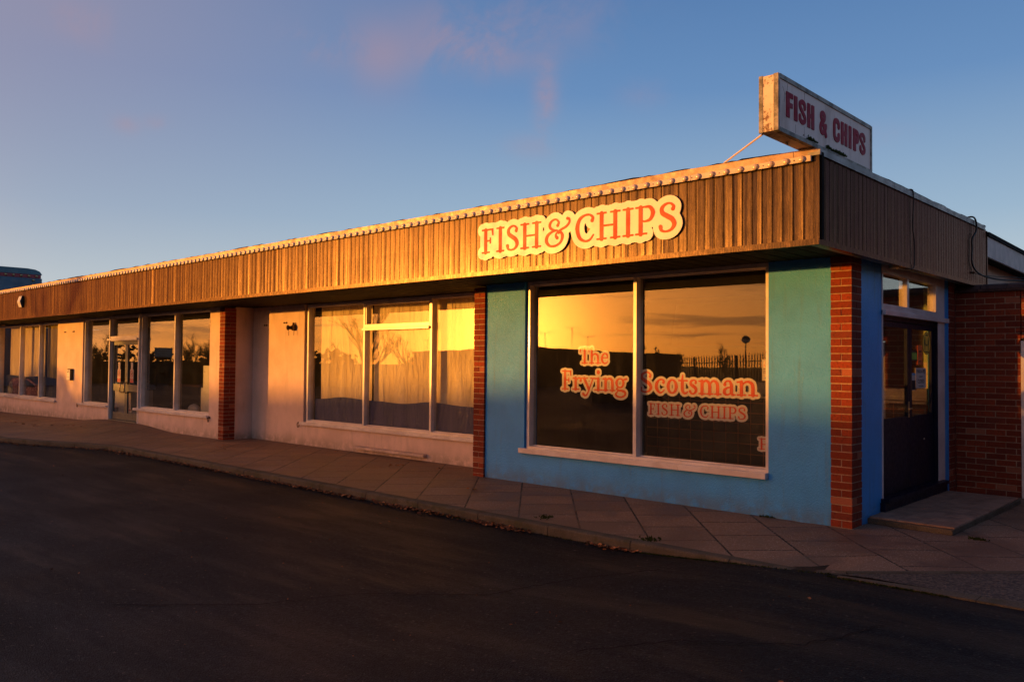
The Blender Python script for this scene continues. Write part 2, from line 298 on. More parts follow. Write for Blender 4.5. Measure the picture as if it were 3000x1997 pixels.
# ------------------------------------------------------------------ mesh helpers
class MB:
    def __init__(s): s.v = []; s.f = []
    def quad(s, a, b, c, d): n = len(s.v); s.v += [a, b, c, d]; s.f.append((n, n+1, n+2, n+3)); return s
    def box(s, x0, x1, y0, y1, z0, z1):
        n = len(s.v)
        s.v += [(x, y, z) for z in (z0, z1) for x, y in ((x0, y0), (x1, y0), (x1, y1), (x0, y1))]
        s.f += [tuple(n+i for i in q) for q in ((3, 2, 1, 0), (4, 5, 6, 7), (0, 1, 5, 4), (1, 2, 6, 5), (2, 3, 7, 6), (3, 0, 4, 7))]
        return s
    def tube(s, pts, rad, seg=8, cap=True):
        pts = [Vector(p) for p in pts]; n0 = len(s.v); prev = None
        rads = rad if isinstance(rad, (list, tuple)) else [rad]*len(pts)
        for i, p in enumerate(pts):
            d = (pts[min(i+1, len(pts)-1)] - pts[max(i-1, 0)]).normalized()
            if prev is None: a = d.orthogonal().normalized()
            else: a = (prev - d*prev.dot(d)); a = a.normalized() if a.length > 1e-6 else d.orthogonal().normalized()
            prev = a; b = d.cross(a)
            for k in range(seg):
                t = 2*math.pi*k/seg; q = p + (a*math.cos(t) + b*math.sin(t))*rads[i]; s.v.append(tuple(q))
        for i in range(len(pts)-1):
            for k in range(seg):
                a = n0+i*seg+k; b = n0+i*seg+(k+1) % seg; s.f.append((a, b, b+seg, a+seg))
        if cap:
            s.f.append(tuple(n0+k for k in reversed(range(seg)))); s.f.append(tuple(n0+(len(pts)-1)*seg+k for k in range(seg)))
        return s
    def lathe(s, c, axis, prof, seg=12):   # prof: (distance along axis, radius)
        c = Vector(c); ax = Vector(axis).normalized(); a = ax.orthogonal().normalized(); b = ax.cross(a); n0 = len(s.v)
        for d, r in prof:
            for k in range(seg):
                t = 2*math.pi*k/seg; s.v.append(tuple(c + ax*d + (a*math.cos(t)+b*math.sin(t))*max(r, 1e-4)))
        for i in range(len(prof)-1):
            for k in range(seg):
                p = n0+i*seg+k; q = n0+i*seg+(k+1) % seg; s.f.append((p, q, q+seg, p+seg))
        s.f.append(tuple(n0+k for k in reversed(range(seg)))); s.f.append(tuple(n0+(len(prof)-1)*seg+k for k in range(seg)))
        return s
    def prism(s, poly, axis, a0, a1):      # poly of 2-D points, extruded along axis 0/1/2
        n = len(s.v); k = len(poly)
        for a in (a0, a1):
            for p in poly:
                q = list(p); q.insert(axis, a); s.v.append(tuple(q))
        s.f.append(tuple(range(n, n+k))); s.f.append(tuple(range(n+2*k-1, n+k-1, -1)))
        for i in range(k): j = (i+1) % k; s.f.append((n+j, n+i, n+k+i, n+k+j))
        return s
    def mesh(s, name, smooth=False):
        me = bpy.data.meshes.new(name); me.from_pydata([tuple(map(float, v)) for v in s.v], [], s.f)
        if smooth:
            for p in me.polygons: p.use_smooth = True
        me.validate(); me.update(); return me
def tag(o, label=None, cat=None, group=None, kind=None):
    for k, v in (('label', label), ('category', cat), ('group', group), ('kind', kind)):
        if v: o[k] = v
    return o
def fix_normals(me):
    b = bmesh.new(); b.from_mesh(me); bmesh.ops.recalc_face_normals(b, faces=b.faces); b.to_mesh(me); b.free(); return me
def link(name, me, mat, parent=None, bevel=0, smooth=False):
    if isinstance(me, MB): me = fix_normals(me.mesh(name, smooth))
    if mat:
        me.materials.clear(); me.materials.append(M[mat])
    o = bpy.data.objects.new(name, me); COL.objects.link(o)
    if parent is not None:
        o.parent = parent; o.matrix_parent_inverse = world_inv(parent)
    if bevel:
        b = o.modifiers.new('bevel', 'BEVEL'); b.width = bevel; b.segments = 2; b.limit_method = 'ANGLE'
    return o
def world_inv(p):
    m = Matrix.Identity(4); q = p
    while q is not None:
        if q.parent is None: m = q.matrix_basis @ m
        q = q.parent
    return m.inverted() if p.parent is None else Matrix.Identity(4)
def thing(name, loc, label, cat, group=None, kind=None):
    o = bpy.data.objects.new(name, None); COL.objects.link(o); o.location = loc; o.empty_display_size = .2
    bpy.context.view_layer.update()
    return tag(o, label, cat, group, kind)
def struct(name, mb, mat, smooth=False): return tag(link(name, mb, mat, smooth=smooth), kind='structure')
def copy_thing(o, parent=None):
    c = o.copy(); COL.objects.link(c)
    if parent is not None: c.parent = parent
    for ch in list(o.children): copy_thing(ch, c)
    return c
rnd = random.Random(7)
def brick_face(bricks, mortar, x0, x1, y0, y1, z0, z1, first=0, bw=.225, rh=.075, j=.010, d=.005, faces='-y'):
    """one box of brickwork; each brick a box, proud of the mortar core"""
    mortar.box(x0+d, x1-d, y0+d, y1-d, z0, z1)
    n = int(round((z1-z0)/rh)); L = (x1-x0); W = (y1-y0)
    for r in range(n):
        za = z0 + r*rh + j/2; zb = z0 + (r+1)*rh - j/2
        def rng(a, b, off):
            cuts = [a]; c = a + off
            while c < b-.03:
                if c > a+.03: cuts.append(c)
                c += bw
            cuts.append(b); return cuts
        off = (bw if (r+first) % 2 else bw/2)
        if L > W*1.3 or abs(L-W) < .1:
            cu = rng(x0, x1, off if L > .3 else (.3 if r % 2 else L/2))
            for a, b in zip(cu[:-1], cu[1:]):
                e = rnd.uniform(-.0015, .002); ee = rnd.uniform(-.002, .0015)
                aa = a if a == x0 else a+j/2; bb = b if b == x1 else b-j/2
                if W < .4 and L < .4 and r % 2: 
                    ym = (y0+y1)/2
                    bricks.box(aa-e, bb+e, y0-e, ym-j/2, za+ee, zb+ee*.5); bricks.box(aa-e, bb+e, ym+j/2, y1, za+ee, zb+ee*.5)
                else: bricks.box(aa-e, bb+e, y0-e, y1, za+ee, zb+ee*.5)
        else:
            cu = rng(y0, y1, off)
            for a, b in zip(cu[:-1], cu[1:]):
                e = rnd.uniform(-.0015, .002)
                bricks.box(x0, x1+e, a if a == y0 else a+j/2, b if b == y1 else b-j/2, za, zb)

# ------------------------------------------------------------------ ground
def smooth(a, b, x): t = max(0, min(1, (x-a)/(b-a))); return t*t*(3-2*t)
KERB = [(-34, -3.2), (-20, -3.1), (-17.2, -3.06), (-16.34, -2.97), (-15.3, -2.72), (-14.2, -2.27), (-13.3, -1.99), (-12.6, -1.94), (-8, -1.935), (-4, -1.93), (.1, -1.925), (.38, -1.915), (.55, -1.86), (.72, -1.70), (1.62, -.79), (4.2, 1.82)]
def kerb_y(x):
    for (xa, ya), (xb, yb) in zip(KERB[:-1], KERB[1:]):
        if xa <= x <= xb: return ya + (yb-ya)*(x-xa)/(xb-xa)
    return KERB[0][1] if x < KERB[0][0] else KERB[-1][1]
def wall_z(x):
    z = -.10*smooth(-19.5, -27.5, x)
    ramp = smooth(-20.4, -18.6, x)*(1-smooth(-16.8, -14.6, x))
    return z, ramp
def pave_z(x, y):
    z, ramp = wall_z(x)
    f = max(0, min(1, -y/1.85)) if x < .6 else 0
    z += -.03*f*(1-smooth(.2, .8, x)) + .10*ramp*(1-smooth(0, 1.5, -y))
    return z
def asphalt_z(x):
    z = -.125 + .115*smooth(-1.6, .75, x) - .02*smooth(-14, -26, x)
    return z
def build_ground():
    g = MB(); g.box(-500, 500, -500, 500, -1.2, -1.0); struct('ground', MB().quad((-700, -700, -.6), (700, -700, -.6), (700, 700, -.6), (-700, 700, -.6)), 'ground')
    xs = [-75, -60, -45, -34] + [-30+.5*i for i in range(82)] + [14, 20, 30, 45]; ys = [-95, -70, -50, -35, -25, -18, -13, -10, -8, -6, -4.5, -3.5, -2.8, -2.2, -1.5, 0, 3, 6, 14]
    m = MB(); 
    for y in ys:
        for x in xs: m.v.append((x, y, asphalt_z(x) + .004*math.sin(x*1.7+y)*smooth(-3, -5, y)))
    w = len(xs)
    for j in range(len(ys)-1):
        for i in range(w-1):
            a = j*w+i; m.f.append((a, a+1, a+1+w, a+w))
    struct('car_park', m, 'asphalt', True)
    # pavement
    m = MB(); xs = [-34+.2*i for i in range(178)]; rows = 12
    for x in xs:
        yo = kerb_y(x) + .03
        for r in range(rows+1):
            yt = .8 if x < -.5 else 3.6; y = yt + (yo-yt)*r/rows; m.v.append((x, y, pave_z(x, y)))
    for i in range(len(xs)-1):
        for r in range(rows):
            a = i*(rows+1)+r; m.f.append((a, a+1, a+rows+2, a+rows+1))
    # right hand part, bounded by the diagonal kerb line
    base = len(m.v); x0 = xs[-1]; xs2 = [x0 + .15*i for i in range(26)]
    for x in xs2:
        yo = kerb_y(x) + .03
        for r in range(rows+1):
            y = 3.6 + (min(yo, 3.5)-3.6)*r/rows; m.v.append((x, y, pave_z(x, y)))
    for i in range(len(xs2)-1):
        for r in range(rows):
            a = base+i*(rows+1)+r; m.f.append((a, a+1, a+rows+2, a+rows+1))
    struct('pavement', m, 'paving')
    # kerb stones
    k = MB(); pts = []
    for (xa, ya), (xb, yb) in zip(KERB[1:-1], KERB[2:]):
        n = max(1, int(math.hypot(xb-xa, yb-ya)/.1))
        pts += [(xa+(xb-xa)*i/n, ya+(yb-ya)*i/n) for i in range(n)]
    prof = lambda zt, zb, w: [(0.0, zb), (0.0, zt-.022), (.006, zt-.008), (.022, zt), (w, zt), (w, zb)]
    dist = 0; stone = []
    def flush(stone):
        if len(stone) < 2: return
        n0 = len(k.v); P = 6
        for (x, y, nx, ny) in stone:
            zt = pave_z(x, y) + .003; zb = -.3; w = .13 if x < .62 else .055
            jit = 0
            for (o, z) in prof(zt, zb, w): k.v.append((x+nx*o, y+ny*o, z))
        for i in range(len(stone)-1):
            for q in range(P): a = n0+i*P+q; b = n0+i*P+(q+1) % P; k.f.append((a, b, b+P, a+P))
        k.f.append(tuple(n0+q for q in reversed(range(P)))); e = n0+(len(stone)-1)*P; k.f.append(tuple(e+q for q in range(P)))
    for i in range(len(pts)-1):
        (xa, ya), (xb, yb) = pts[i], pts[i+1]; l = math.hypot(xb-xa, yb-ya); tx, ty = (xb-xa)/l, (yb-ya)/l
        if dist == 0: stone = [(xa+tx*.005, ya+ty*.005, -ty, tx)]
        dist += l
        if dist >= .915 or i == len(pts)-2: stone.append((xb-tx*.005, yb-ty*.005, -ty, tx)); flush(stone); dist = 0
        else: stone.append((xb, yb, -ty, tx))
    struct('kerb', k, 'kerb', False)
    # flush strip of exposed aggregate and its concrete edging
    a = MB(); a.v = [(.60, -1.84, -.004), (.80, -1.80, -.003), (7, -1.55, -.003), (7, 4.5, -.003), (4.2, 1.80, -.003), (1.62, -.81, -.003)]; a.f = [(0, 1, 2, 3, 4, 5)]
    struct('gravel_strip', a, 'aggregate')
    e = MB()
    for i, (xa, xb) in enumerate(((.62, 1.56), (1.566, 2.48), (2.486, 3.4), (3.406, 4.4), (4.406, 5.5))):
        e.v += [(xa, -1.945+.028*(xa-.6), -.15), (xb, -1.945+.028*(xb-.6), -.15), (xb, -1.945+.028*(xb-.6)+.16*min(1, (xb-.4)), -.15), (xa, -1.945+.028*(xa-.6)+.16*min(1, max(.2, (xa-.4))), -.15)]
        e.v += [(x, y, .003) for x, y, z in e.v[-4:]]; n = len(e.v)-8
        e.f += [tuple(n+q for q in f) for f in ((4, 5, 6, 7), (0, 1, 5, 4), (1, 2, 6, 5), (2, 3, 7, 6), (3, 0, 4, 7))]
    struct('edging_strip', e, 'kerb')
    sm = MB(); pts = [(-9.6, -6.35), (-8.9, -6.16), (-8.3, -6.02), (-7.75, -5.92), (-7.1, -5.84)]
    pts = [(-10.8, -6.6)] + pts + [(-6.2, -5.80)]; r = random.Random(2); q = []
    for (xa, ya), (xb, yb) in zip(pts[:-1], pts[1:]):
        for k in range(10): q.append((xa+(xb-xa)*k/10+r.gauss(0, .008), ya+(yb-ya)*k/10+r.gauss(0, .012)))
    for (xa, ya), (xb, yb) in zip(q[:-1], q[1:]): sm.quad((xa, ya-.018, asphalt_z(xa)+.008), (xb, yb-.018, asphalt_z(xb)+.008), (xb, yb+.018, asphalt_z(xb)+.008), (xa, ya+.018, asphalt_z(xa)+.008))
    struct('tarmac_seam', sm, 'seam')
    for k, pts in enumerate(([(-2.9, -5.9), (-2.2, -5.2), (-1.9, -4.5), (-1.2, -3.9), (-1.0, -3.1), (-.6, -2.4)], [(-6.4, -3.2), (-5.6, -3.7), (-5.1, -3.6), (-4.2, -4.2), (-3.9, -4.9)], [(.2, -4.6), (.5, -4.1), (1.1, -3.6), (1.3, -2.9)])):
        q = []; cr = MB()
        for (xa, ya), (xb, yb) in zip(pts[:-1], pts[1:]):
            for j in range(14): q.append((xa+(xb-xa)*j/14+r.gauss(0, .011), ya+(yb-ya)*j/14+r.gauss(0, .011)))
        for (xa, ya), (xb, yb) in zip(q[:-1], q[1:]):
            w = .0045; n = len(cr.v); cr.v += [(xa-w, ya+w, asphalt_z(xa)+.007), (xb-w, yb+w, asphalt_z(xb)+.007), (xb+w, yb-w, asphalt_z(xb)+.007), (xa+w, ya-w, asphalt_z(xa)+.007)]; cr.f.append((n, n+3, n+2, n+1))
        struct('tarmac_crack', cr, 'felt')
build_ground()

def build_litter():
    L = MB()
    def leaf(x, y, z, s):
        a = rnd.uniform(0, 6.28); t = Matrix.Rotation(a, 3, 'Z') @ Matrix.Rotation(rnd.uniform(-.9, .9), 3, 'X') @ Matrix.Rotation(rnd.uniform(-.5, .5), 3, 'Y')
        o = [(-.5, 0, 0), (-.2, .28, .10), (.15, .30, .06), (.5, .02, .14), (.2, -.28, .05), (-.2, -.26, .12), (0, 0, -.03)]
        n = len(L.v); L.v += [tuple(t @ Vector(p)*s + Vector((x, y, z))) for p in o]
        for i in range(6): L.f.append((n+6, n+i, n+(i+1) % 6))
    clusters = [(-16.2+i*.42+rnd.uniform(-.2, .2), rnd.uniform(.15, .5), rnd.randint(14, 50)) for i in range(14)] + [(-10.6+i*.30+rnd.uniform(-.1, .1), rnd.uniform(.12, .35), rnd.randint(20, 60)) for i in range(19)]
    clusters += [(-4.4, .35, 130), (-4.0, .25, 60), (-3.2, .22, 60), (-2.9, .2, 40), (-2.7, .15, 70), (-1.55, .13, 55), (-1.3, .1, 25)]
    for cx, sx, n in clusters:
        for _ in range(n):
            x = rnd.gauss(cx, sx); d = abs(rnd.gauss(0, .045 if cx < -5 else .055))+.012
            s = rnd.uniform(.020, .055); y = kerb_y(x)-d*(1.6 if x < -12 else 1); leaf(x, y, asphalt_z(x)+.008+rnd.uniform(0, .02), s)
    for _ in range(90):
        x = rnd.uniform(-16, -9); y = kerb_y(x)-abs(rnd.gauss(.1, .12)); leaf(x, y, asphalt_z(x)+.01, rnd.uniform(.015, .035))
    for _ in range(220):
        x = rnd.uniform(-14, 1.5); y = rnd.uniform(-6.2, -2.4); leaf(x, y, asphalt_z(x)+.008, rnd.choice((.008, .012, .016, .03)))
    for x, y in ((-4.42, -.9), (-7.0, -.12), (-6.9, -.10), (-11.6, -.55), (-11.4, -.7), (-11.0, -.85), (-9.1, .35), (-6.2, .1), (-20.9, -1.5), (-20.5, -1.45), (-19.9, -1.55), (-19.4, -1.4), (-19.0, -1.5), (-18.8, -1.2), (-18.2, -1.0), (-21.2, -1.9), (-20.6, -2.0), (-17.5, -.9)):
        for _ in range(5 if x < -17 or x == -7.0 else 3): leaf(x+rnd.gauss(0, .06), y+rnd.gauss(0, .05), pave_z(x, y)+.012, rnd.uniform(.03, .055))
    tag(link('fallen_leaves', L, 'dead_leaf'), 'brown dead leaves drifted along the kerb in the gutter', 'leaves', kind='stuff')
    # moss and weed along the kerb foot
    m = MB()
    for _ in range(1500):
        x = rnd.choice((rnd.uniform(-2.4, .55), rnd.uniform(-1.6, -.2), rnd.uniform(.5, 1.4), rnd.uniform(-4.6, -3.4)))
        if x < .55: y = kerb_y(x)-abs(rnd.gauss(0, .014))
        else: y = -1.95+.028*(x-.6)-abs(rnd.gauss(0, .010))
        z = asphalt_z(x)+.002; h = rnd.uniform(.004, .016); w = rnd.uniform(.004, .012); a = rnd.uniform(0, 3.14)
        m.v += [(x-w*math.cos(a), y-w*math.sin(a), z), (x+w*math.cos(a), y+w*math.sin(a), z), (x+rnd.uniform(-w, w), y+rnd.uniform(-w, w), z+h)]; n = len(m.v); m.f.append((n-3, n-2, n-1))
    for cx, cy in ((1.02, .33), (-.9, -.01), (-2.6, -1.6), (-1.2, -1.75)):
        for _ in range(60):
            x = rnd.gauss(cx, .04); y = rnd.gauss(cy, .02) if cy > -.5 else cy+rnd.gauss(0, .05); z = pave_z(x, y); w = .008; h = rnd.uniform(.01, .03)
            m.v += [(x-w, y, z), (x+w, y+w, z), (x+rnd.uniform(-.02, .02), y, z+h)]; n = len(m.v); m.f.append((n-3, n-2, n-1))
    tag(link('kerb_moss', m, 'moss'), 'green moss and weed tufts along the foot of the kerb', 'moss', kind='stuff')
build_litter()

# ------------------------------------------------------------------ the shop building
B = thing('shop_building', (-14, 2, 0), 'long single-storey flat-roofed parade with brown cladding, cream and blue rendered walls', 'building')
def part(name, mb, mat, parent=None, bevel=0, smooth=False, label=None): return tag(link(name, mb, mat, parent or B, bevel, smooth), label)
def walls():
    for x0, x1, y0, y1, z1 in ((-30, -27.9, 0, .25, 2.72), (-27.9, -22.20, 0, .25, .395), (-22.20, -20.30, 0, .25, 2.72), (-20.30, -18.52, 0, .25, .40), (-16.72, -13.25, 0, .25, .415), (-13.25, -12.795, 0, .25, 2.72), (-12.79, -12.60, .225, .90, 2.72), (-12.60, -10.69, .62, .87, 2.72), (-10.69, -5.33, .62, .87, .385)):
        part('wall', MB().box(x0, x1, y0, y1, -.4, z1), 'cream_render', label='cream roughcast wall')
    for x0, x1, y0, y1, z1 in ((-5.125, -4.385, 0, .25, 2.72), (-4.385, -.885, 0, .25, .395), (-.885, -.205, 0, .25, 2.72), (-.20, -.012, .235, .83, 2.72), (-.20, -.012, 3.0, 3.20, 2.72)):
        part('wall', MB().box(x0, x1, y0, y1, -.4, z1), 'blue_render', label='bright blue roughcast wall')
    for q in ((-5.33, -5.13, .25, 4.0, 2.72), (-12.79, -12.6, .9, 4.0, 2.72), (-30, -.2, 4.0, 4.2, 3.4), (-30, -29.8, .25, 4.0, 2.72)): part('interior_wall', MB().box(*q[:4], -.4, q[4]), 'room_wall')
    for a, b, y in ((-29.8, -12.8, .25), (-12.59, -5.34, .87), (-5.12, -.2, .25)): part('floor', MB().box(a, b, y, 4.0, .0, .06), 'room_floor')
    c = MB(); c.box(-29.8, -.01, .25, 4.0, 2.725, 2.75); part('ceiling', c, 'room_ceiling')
    # three brick piers
    for (x0, x1, y0, y1, first) in ((-.21, 0, -.022, .235, 0), (-5.335, -5.125, -.03, .25, 1), (-12.79, -12.585, -.022, .225, 0)):
        b = MB(); mo = MB(); brick_face(b, mo, x0, x1, y0, y1, 0.0 if x0 > -1 else -.03, 2.70 if x0 > -1 else 2.67, first)
        mo2 = MB().box(x0-.004, x1+.004, y0-.004, y1, -.4, .0)
        p = part('brick_pier', b, 'brick'); link('mortar', mo, 'mortar', p); link('pier_base', mo2, 'mortar', p)
    # short brick return beside the door
    b = MB(); mo = MB(); brick_face(b, mo, -.20, .0, 3.205, 3.45, 0, 2.70); p = part('brick_return', b, 'brick'); link('mortar', mo, 'mortar', p)
walls()

def window(x0, x1, z0, z1, yf, mulls, depth=.085, fw=.05, left=True, right=True, sill=(None, None), sill_z=(.40, .462), transom=None, fwl=None):
    """painted timber window in the plane y=yf; mulls = x of the left edge of each mullion"""
    m = MB(); yb = yf+depth+.05
    m.box(x0, x1, yf, yb, z1-.05, z1); m.box(x0, x1, yf, yb, z0, z0+.035)
    xl = x0+(fw if left else 0); xr = x1-(fw if right else 0)
    if left: m.box(x0, x0+fw, yf, yb, z0+.035, z1-.05)
    if right: m.box(x1-fw, x1, yf, yb, z0+.035, z1-.05)
    for a in mulls: m.box(a, a+fw, yf, yb, z0+.035, z1-.05)
    edges = [xl] + [v for a in mulls for v in (a, a+fw)] + [xr]
    for i in range(0, len(edges), 2):    # bead round each pane
        a, b = edges[i], edges[i+1]; d = .012; yg = yf+depth
        m.box(a, b, yg-d, yg-.001, z0+.035, z0+.05); m.box(a, b, yg-d, yg-.001, z1-.065, z1-.05)
    w = part('window_frame', m, 'white_paint', bevel=.003)
    if transom:
        i, za, zb, zc = transom; a, b = edges[2*i], edges[2*i+1]
        t = MB(); t.box(a, b, yf-.004, yb, za, zb); t.box(a-.05, b-.0, yf-.035, yf-.005, za-.045, za-.002); t.box(a, a+.03, yf+.01, yb, zb, z1-.05); t.box(b-.03, b, yf+.01, yb, zb, z1-.05); t.box(a, b, yf+.01, yb, z1-.085, z1-.051)
        link('transom', t, 'white_paint', w, bevel=.003)
    for i in range(0, len(edges), 2):
        a, b = edges[i], edges[i+1]; g = MB(); g.box(a-.004, b+.004, yf+depth, yf+depth+.006, z0+.03, z1-.045); link('pane', g, 'glass', w)
    if sill[0] is not None:
        s = MB(); s.box(sill[0], sill[1], yf-.095, yf-.001, sill_z[0], sill_z[1]); link('sill', s, 'white_paint', w, bevel=.005)
    return w
wA = window(-4.375, -.885, .455, 2.70, .035, [-2.645], sill=(-4.44, -.893), sill_z=(.398, .463)); tag(wA, 'large two-pane white window in the blue wall')
wB = window(-10.645, -5.335, .44, 2.69, .655, [-8.87, -7.075], depth=.065, right=False, sill=(-10.745, -5.336), sill_z=(.385, .443), transom=(1, 2.20, 2.265, 0)); tag(wB, 'three-light white window with cloth hung behind it')
wC = window(-20.29, -18.53, .445, 2.69, .035, [], sill=(-20.45, -18.56), sill_z=(.398, .448)); 
wD = window(-16.72, -13.26, .46, 2.69, .035, [-14.98], depth=.085, sill=(-16.91, -13.235), sill_z=(.405, .463))
wE = window(-27.9, -22.21, .44, 2.66, .035, [-25.62, -23.86], sill=(-27.95, -22.19), sill_z=(.388, .445))
def left_door():
    m = MB(); x0, x1 = -18.525, -16.725
    m.box(x0, x0+.055, -.01, .13, .09, 2.69); m.box(x1-.055, x1, -.01, .13, .09, 2.69); m.box(x0+.055, x1-.055, .0, .13, 2.63, 2.69)
    m.box(x0+.055, x1-.055, .0, .13, 2.12, 2.185); m.box(x0-.03, x1-.05, -.05, -.011, 2.075, 2.125)
    m.box(x0+.055, x1-.055, .01, .13, 2.06, 2.118)
    d = part('door_frame', m, 'white_paint', bevel=.003)
    g = MB().box(x0+.05, x1-.05, .085, .091, 2.18, 2.64); link('pane', g, 'glass', d)
    st = MB().box(x0+.055, x1-.055, -.02, .14, .085, .125); link('threshold', st, 'green_paint', d)
    mid = (x0+x1)/2
    for a, b, hx in ((x0+.058, mid-.002, mid-.14), (mid+.002, x1-.058, mid+.11)):
        m = MB(); z0, z1 = .128, 2.056; y0, y1 = .07, .11
        m.box(a, a+.075, y0, y1, z0, z1); m.box(b-.075, b, y0, y1, z0, z1); m.box(a+.075, b-.075, y0, y1, z1-.09, z1); m.box(a+.075, b-.075, y0, y1, .83, 1.0); m.box(a+.075, b-.075, y0, y1, z0, .30)
        l = part('door', m, 'green_paint', bevel=.003, label='grey-green glazed timber door leaf')
        for za, zb in ((.295, .835), (.995, z1-.085)): link('pane', MB().box(a+.07, b-.07, .088, .094, za, zb), 'glass', l)
        h = MB(); h.tube([(hx, .072, .80), (hx, .02, .80), (hx, -.02, .82), (hx, -.02, 1.02), (hx, .02, 1.045), (hx, .072, 1.045)], .014, 8); link('handle', h, 'brass', l, smooth=True)
left_door()

def fascia():
    xl, xr, yf, zb, zt = -30.0, .218, -1.318, 2.68, 3.42
    def boards(n, w, start, place):
        m = MB(); r2 = random.Random(3); cols = []
        for i in range(n):
            s = start + i*w; tilt = r2.gauss(0, .0010); dish = r2.gauss(.0004, .0006); big = r2.random() < .08
            for u, d in ((0, .016), (.0055, .016), (.0068, .0), (.020, dish*.6+tilt*.5), (w*.5, dish*1.4), (w-.020, dish*.6-tilt*.5), (w-.0095, -tilt), (w-.0085, .003-tilt), (w-.0070, .003-tilt), (w-.006, -tilt), (w-.0015, -tilt)):
                cols.append((s+u, d))
        cols.append((start+n*w, .011)); k = len(cols); zs = (zb, (zb+zt)/2, zt)
        for z in zs:
            for u, d in cols: m.v.append(place(u, d + (.0015*math.sin(u*.9+1) if z == zs[1] else 0), z))
        for r in range(2):
            for i in range(k-1): m.f.append((r*k+i, r*k+i+1, (r+1)*k+i+1, (r+1)*k+i))
        return m
    w = .0970
    n = int((xr-.037-xl)/w)
    part('cladding', boards(n, w, xr-.037-n*w, lambda u, d, z: (u, yf+d, z)), 'cladding', label='bronze-brown vertical metal cladding along the front')
    part('cladding', boards(int(5.40/w), w, yf+.03, lambda u, d, z: (xr-d, u, z)), 'cladding', label='dark brown vertical metal cladding on the side')
    t = MB(); t.box(xl, xr+.006, yf-.012, yf+.03, 2.642, 2.690); t.box(xl, xr+.006, yf-.008, yf+.0105, 2.690, 2.694)
    t.box(xr-.03, xr+.006, yf+.03, 4.12, 2.642, 2.690)
    t.box(xr-.036, xr+.007, yf-.007, yf+.030, 2.694, 3.415)
    t.box(xr-.028, xr+.004, 4.09, 4.12, 2.69, 3.42)
    part('cladding_trim', t, 'cladding')
    k = MB(); k.box(xl, xr+.02, yf+.014, yf+.06, 2.69, 3.44); k.box(xr-.06, xr-.012, yf+.06, 4.1, 2.69, 3.44); part('fascia_backing', k, 'dark_void')
    # soffit, ribbed, a little above the trim
    s = MB(); x = -30.0; i = 0
    while x < .17:
        s.box(x, x+.092, yf+.14, .8 if -12.6 < x < -5.3 else .03, 2.70-.003*(i % 2), 2.73); x += .1; i += 1
    part('soffit', s, 'soffit')
    s2 = MB(); s2.box(-.205, .18, .03, 4.1, 2.702, 2.73); part('soffit', s2, 'soffit')
    lip = MB(); lip.box(xl, .19, yf+.031, yf+.139, 2.66, 2.69); lip.box(.08, .187, yf+.1395, 4.1, 2.66, 2.69); part('soffit_lip', lip, 'soffit_lip')
    # roof and coping with a slightly wavy upper edge
    r = MB(); r.box(-30, .18, -1.24, 4.1, 2.76, 3.43); part('roof', r, 'felt')
    r2 = random.Random(11)
    def coping(pts, out, name_mat):
        m = MB(); n0 = 0; P = 5
        for (x, y, dz) in pts:
            ox, oy = out
            for o, z in ((.016, 3.413), (.020, 3.466+dz), (-.03, 3.474+dz), (-.09, 3.462+dz*.5), (-.09, 3.413)): m.v.append((x+ox*o, y+oy*o, z))
        for i in range(len(pts)-1):
            for q in range(P): a = i*P+q; b = i*P+(q+1) % P; m.f.append((a, b, b+P, a+P))
        m.f.append(tuple(range(P))); e = (len(pts)-1)*P; m.f.append(tuple(e+q for q in reversed(range(P))))
        return part('coping', m, name_mat)
    def zw(x): return .012*math.exp(-((x+1.0)/1.6)**2)+.006*math.exp(-((x+7)/5)**2)+r2.gauss(0, .0012)
    xs = [-30+.25*i for i in range(121)]+[xr+.0]
    seg = []; c = 0
    cuts = list(range(0, len(xs), 12))
    for a in cuts:
        p = [(x, yf, zw(x)) for x in xs[a:a+13]]
        if len(p) > 1: p[-1] = (p[-1][0]-.004, p[-1][1], p[-1][2]); coping(p, (0, -1), 'coping_metal')
    ys = [yf-.018+.23*i for i in range(24)]
    for a in (0, 8, 16):
        p = [(xr, y, r2.gauss(.002, .003)) for y in ys[a:a+9]]; p[-1] = (xr, min(p[-1][1]-.004, 4.13), p[-1][2]); coping(p, (1, 0), 'side_coping')
    def felt(pts, ox, oy):
        m = MB()
        for (x, y, h) in pts: m.v += [(x, y, 3.465), (x, y, 3.474+h), (x-ox*.05, y-oy*.05, 3.474+h), (x-ox*.05, y-oy*.05, 3.465)]
        for i in range(len(pts)-1):
            for q in range(4): a = 4*i+q; b = 4*i+(q+1) % 4; m.f.append((a, b, b+4, a+4))
        m.f.append((0, 1, 2, 3)); e = 4*(len(pts)-1); m.f.append((e, e+1, e+2, e+3)); part('felt_edge', m, 'felt')
    h = 0; pts = []; x = -29.9
    while x < -.1: h = max(0, min(.016, h*.6+r2.uniform(-.006, .012))) if r2.random() < .75 else 0; pts.append((x, yf-.010, h+.012*math.exp(-((x+1.0)/1.6)**2)*.9)); x += r2.uniform(.04, .16)
    felt(pts, 0, -1); pts = []; y = -.2
    while y < 4.05: h = max(0, min(.013, h*.6+r2.uniform(-.006, .010))); pts.append((xr+.006, y, h)); y += r2.uniform(.05, .18)
    felt(pts, 1, 0)
fascia()
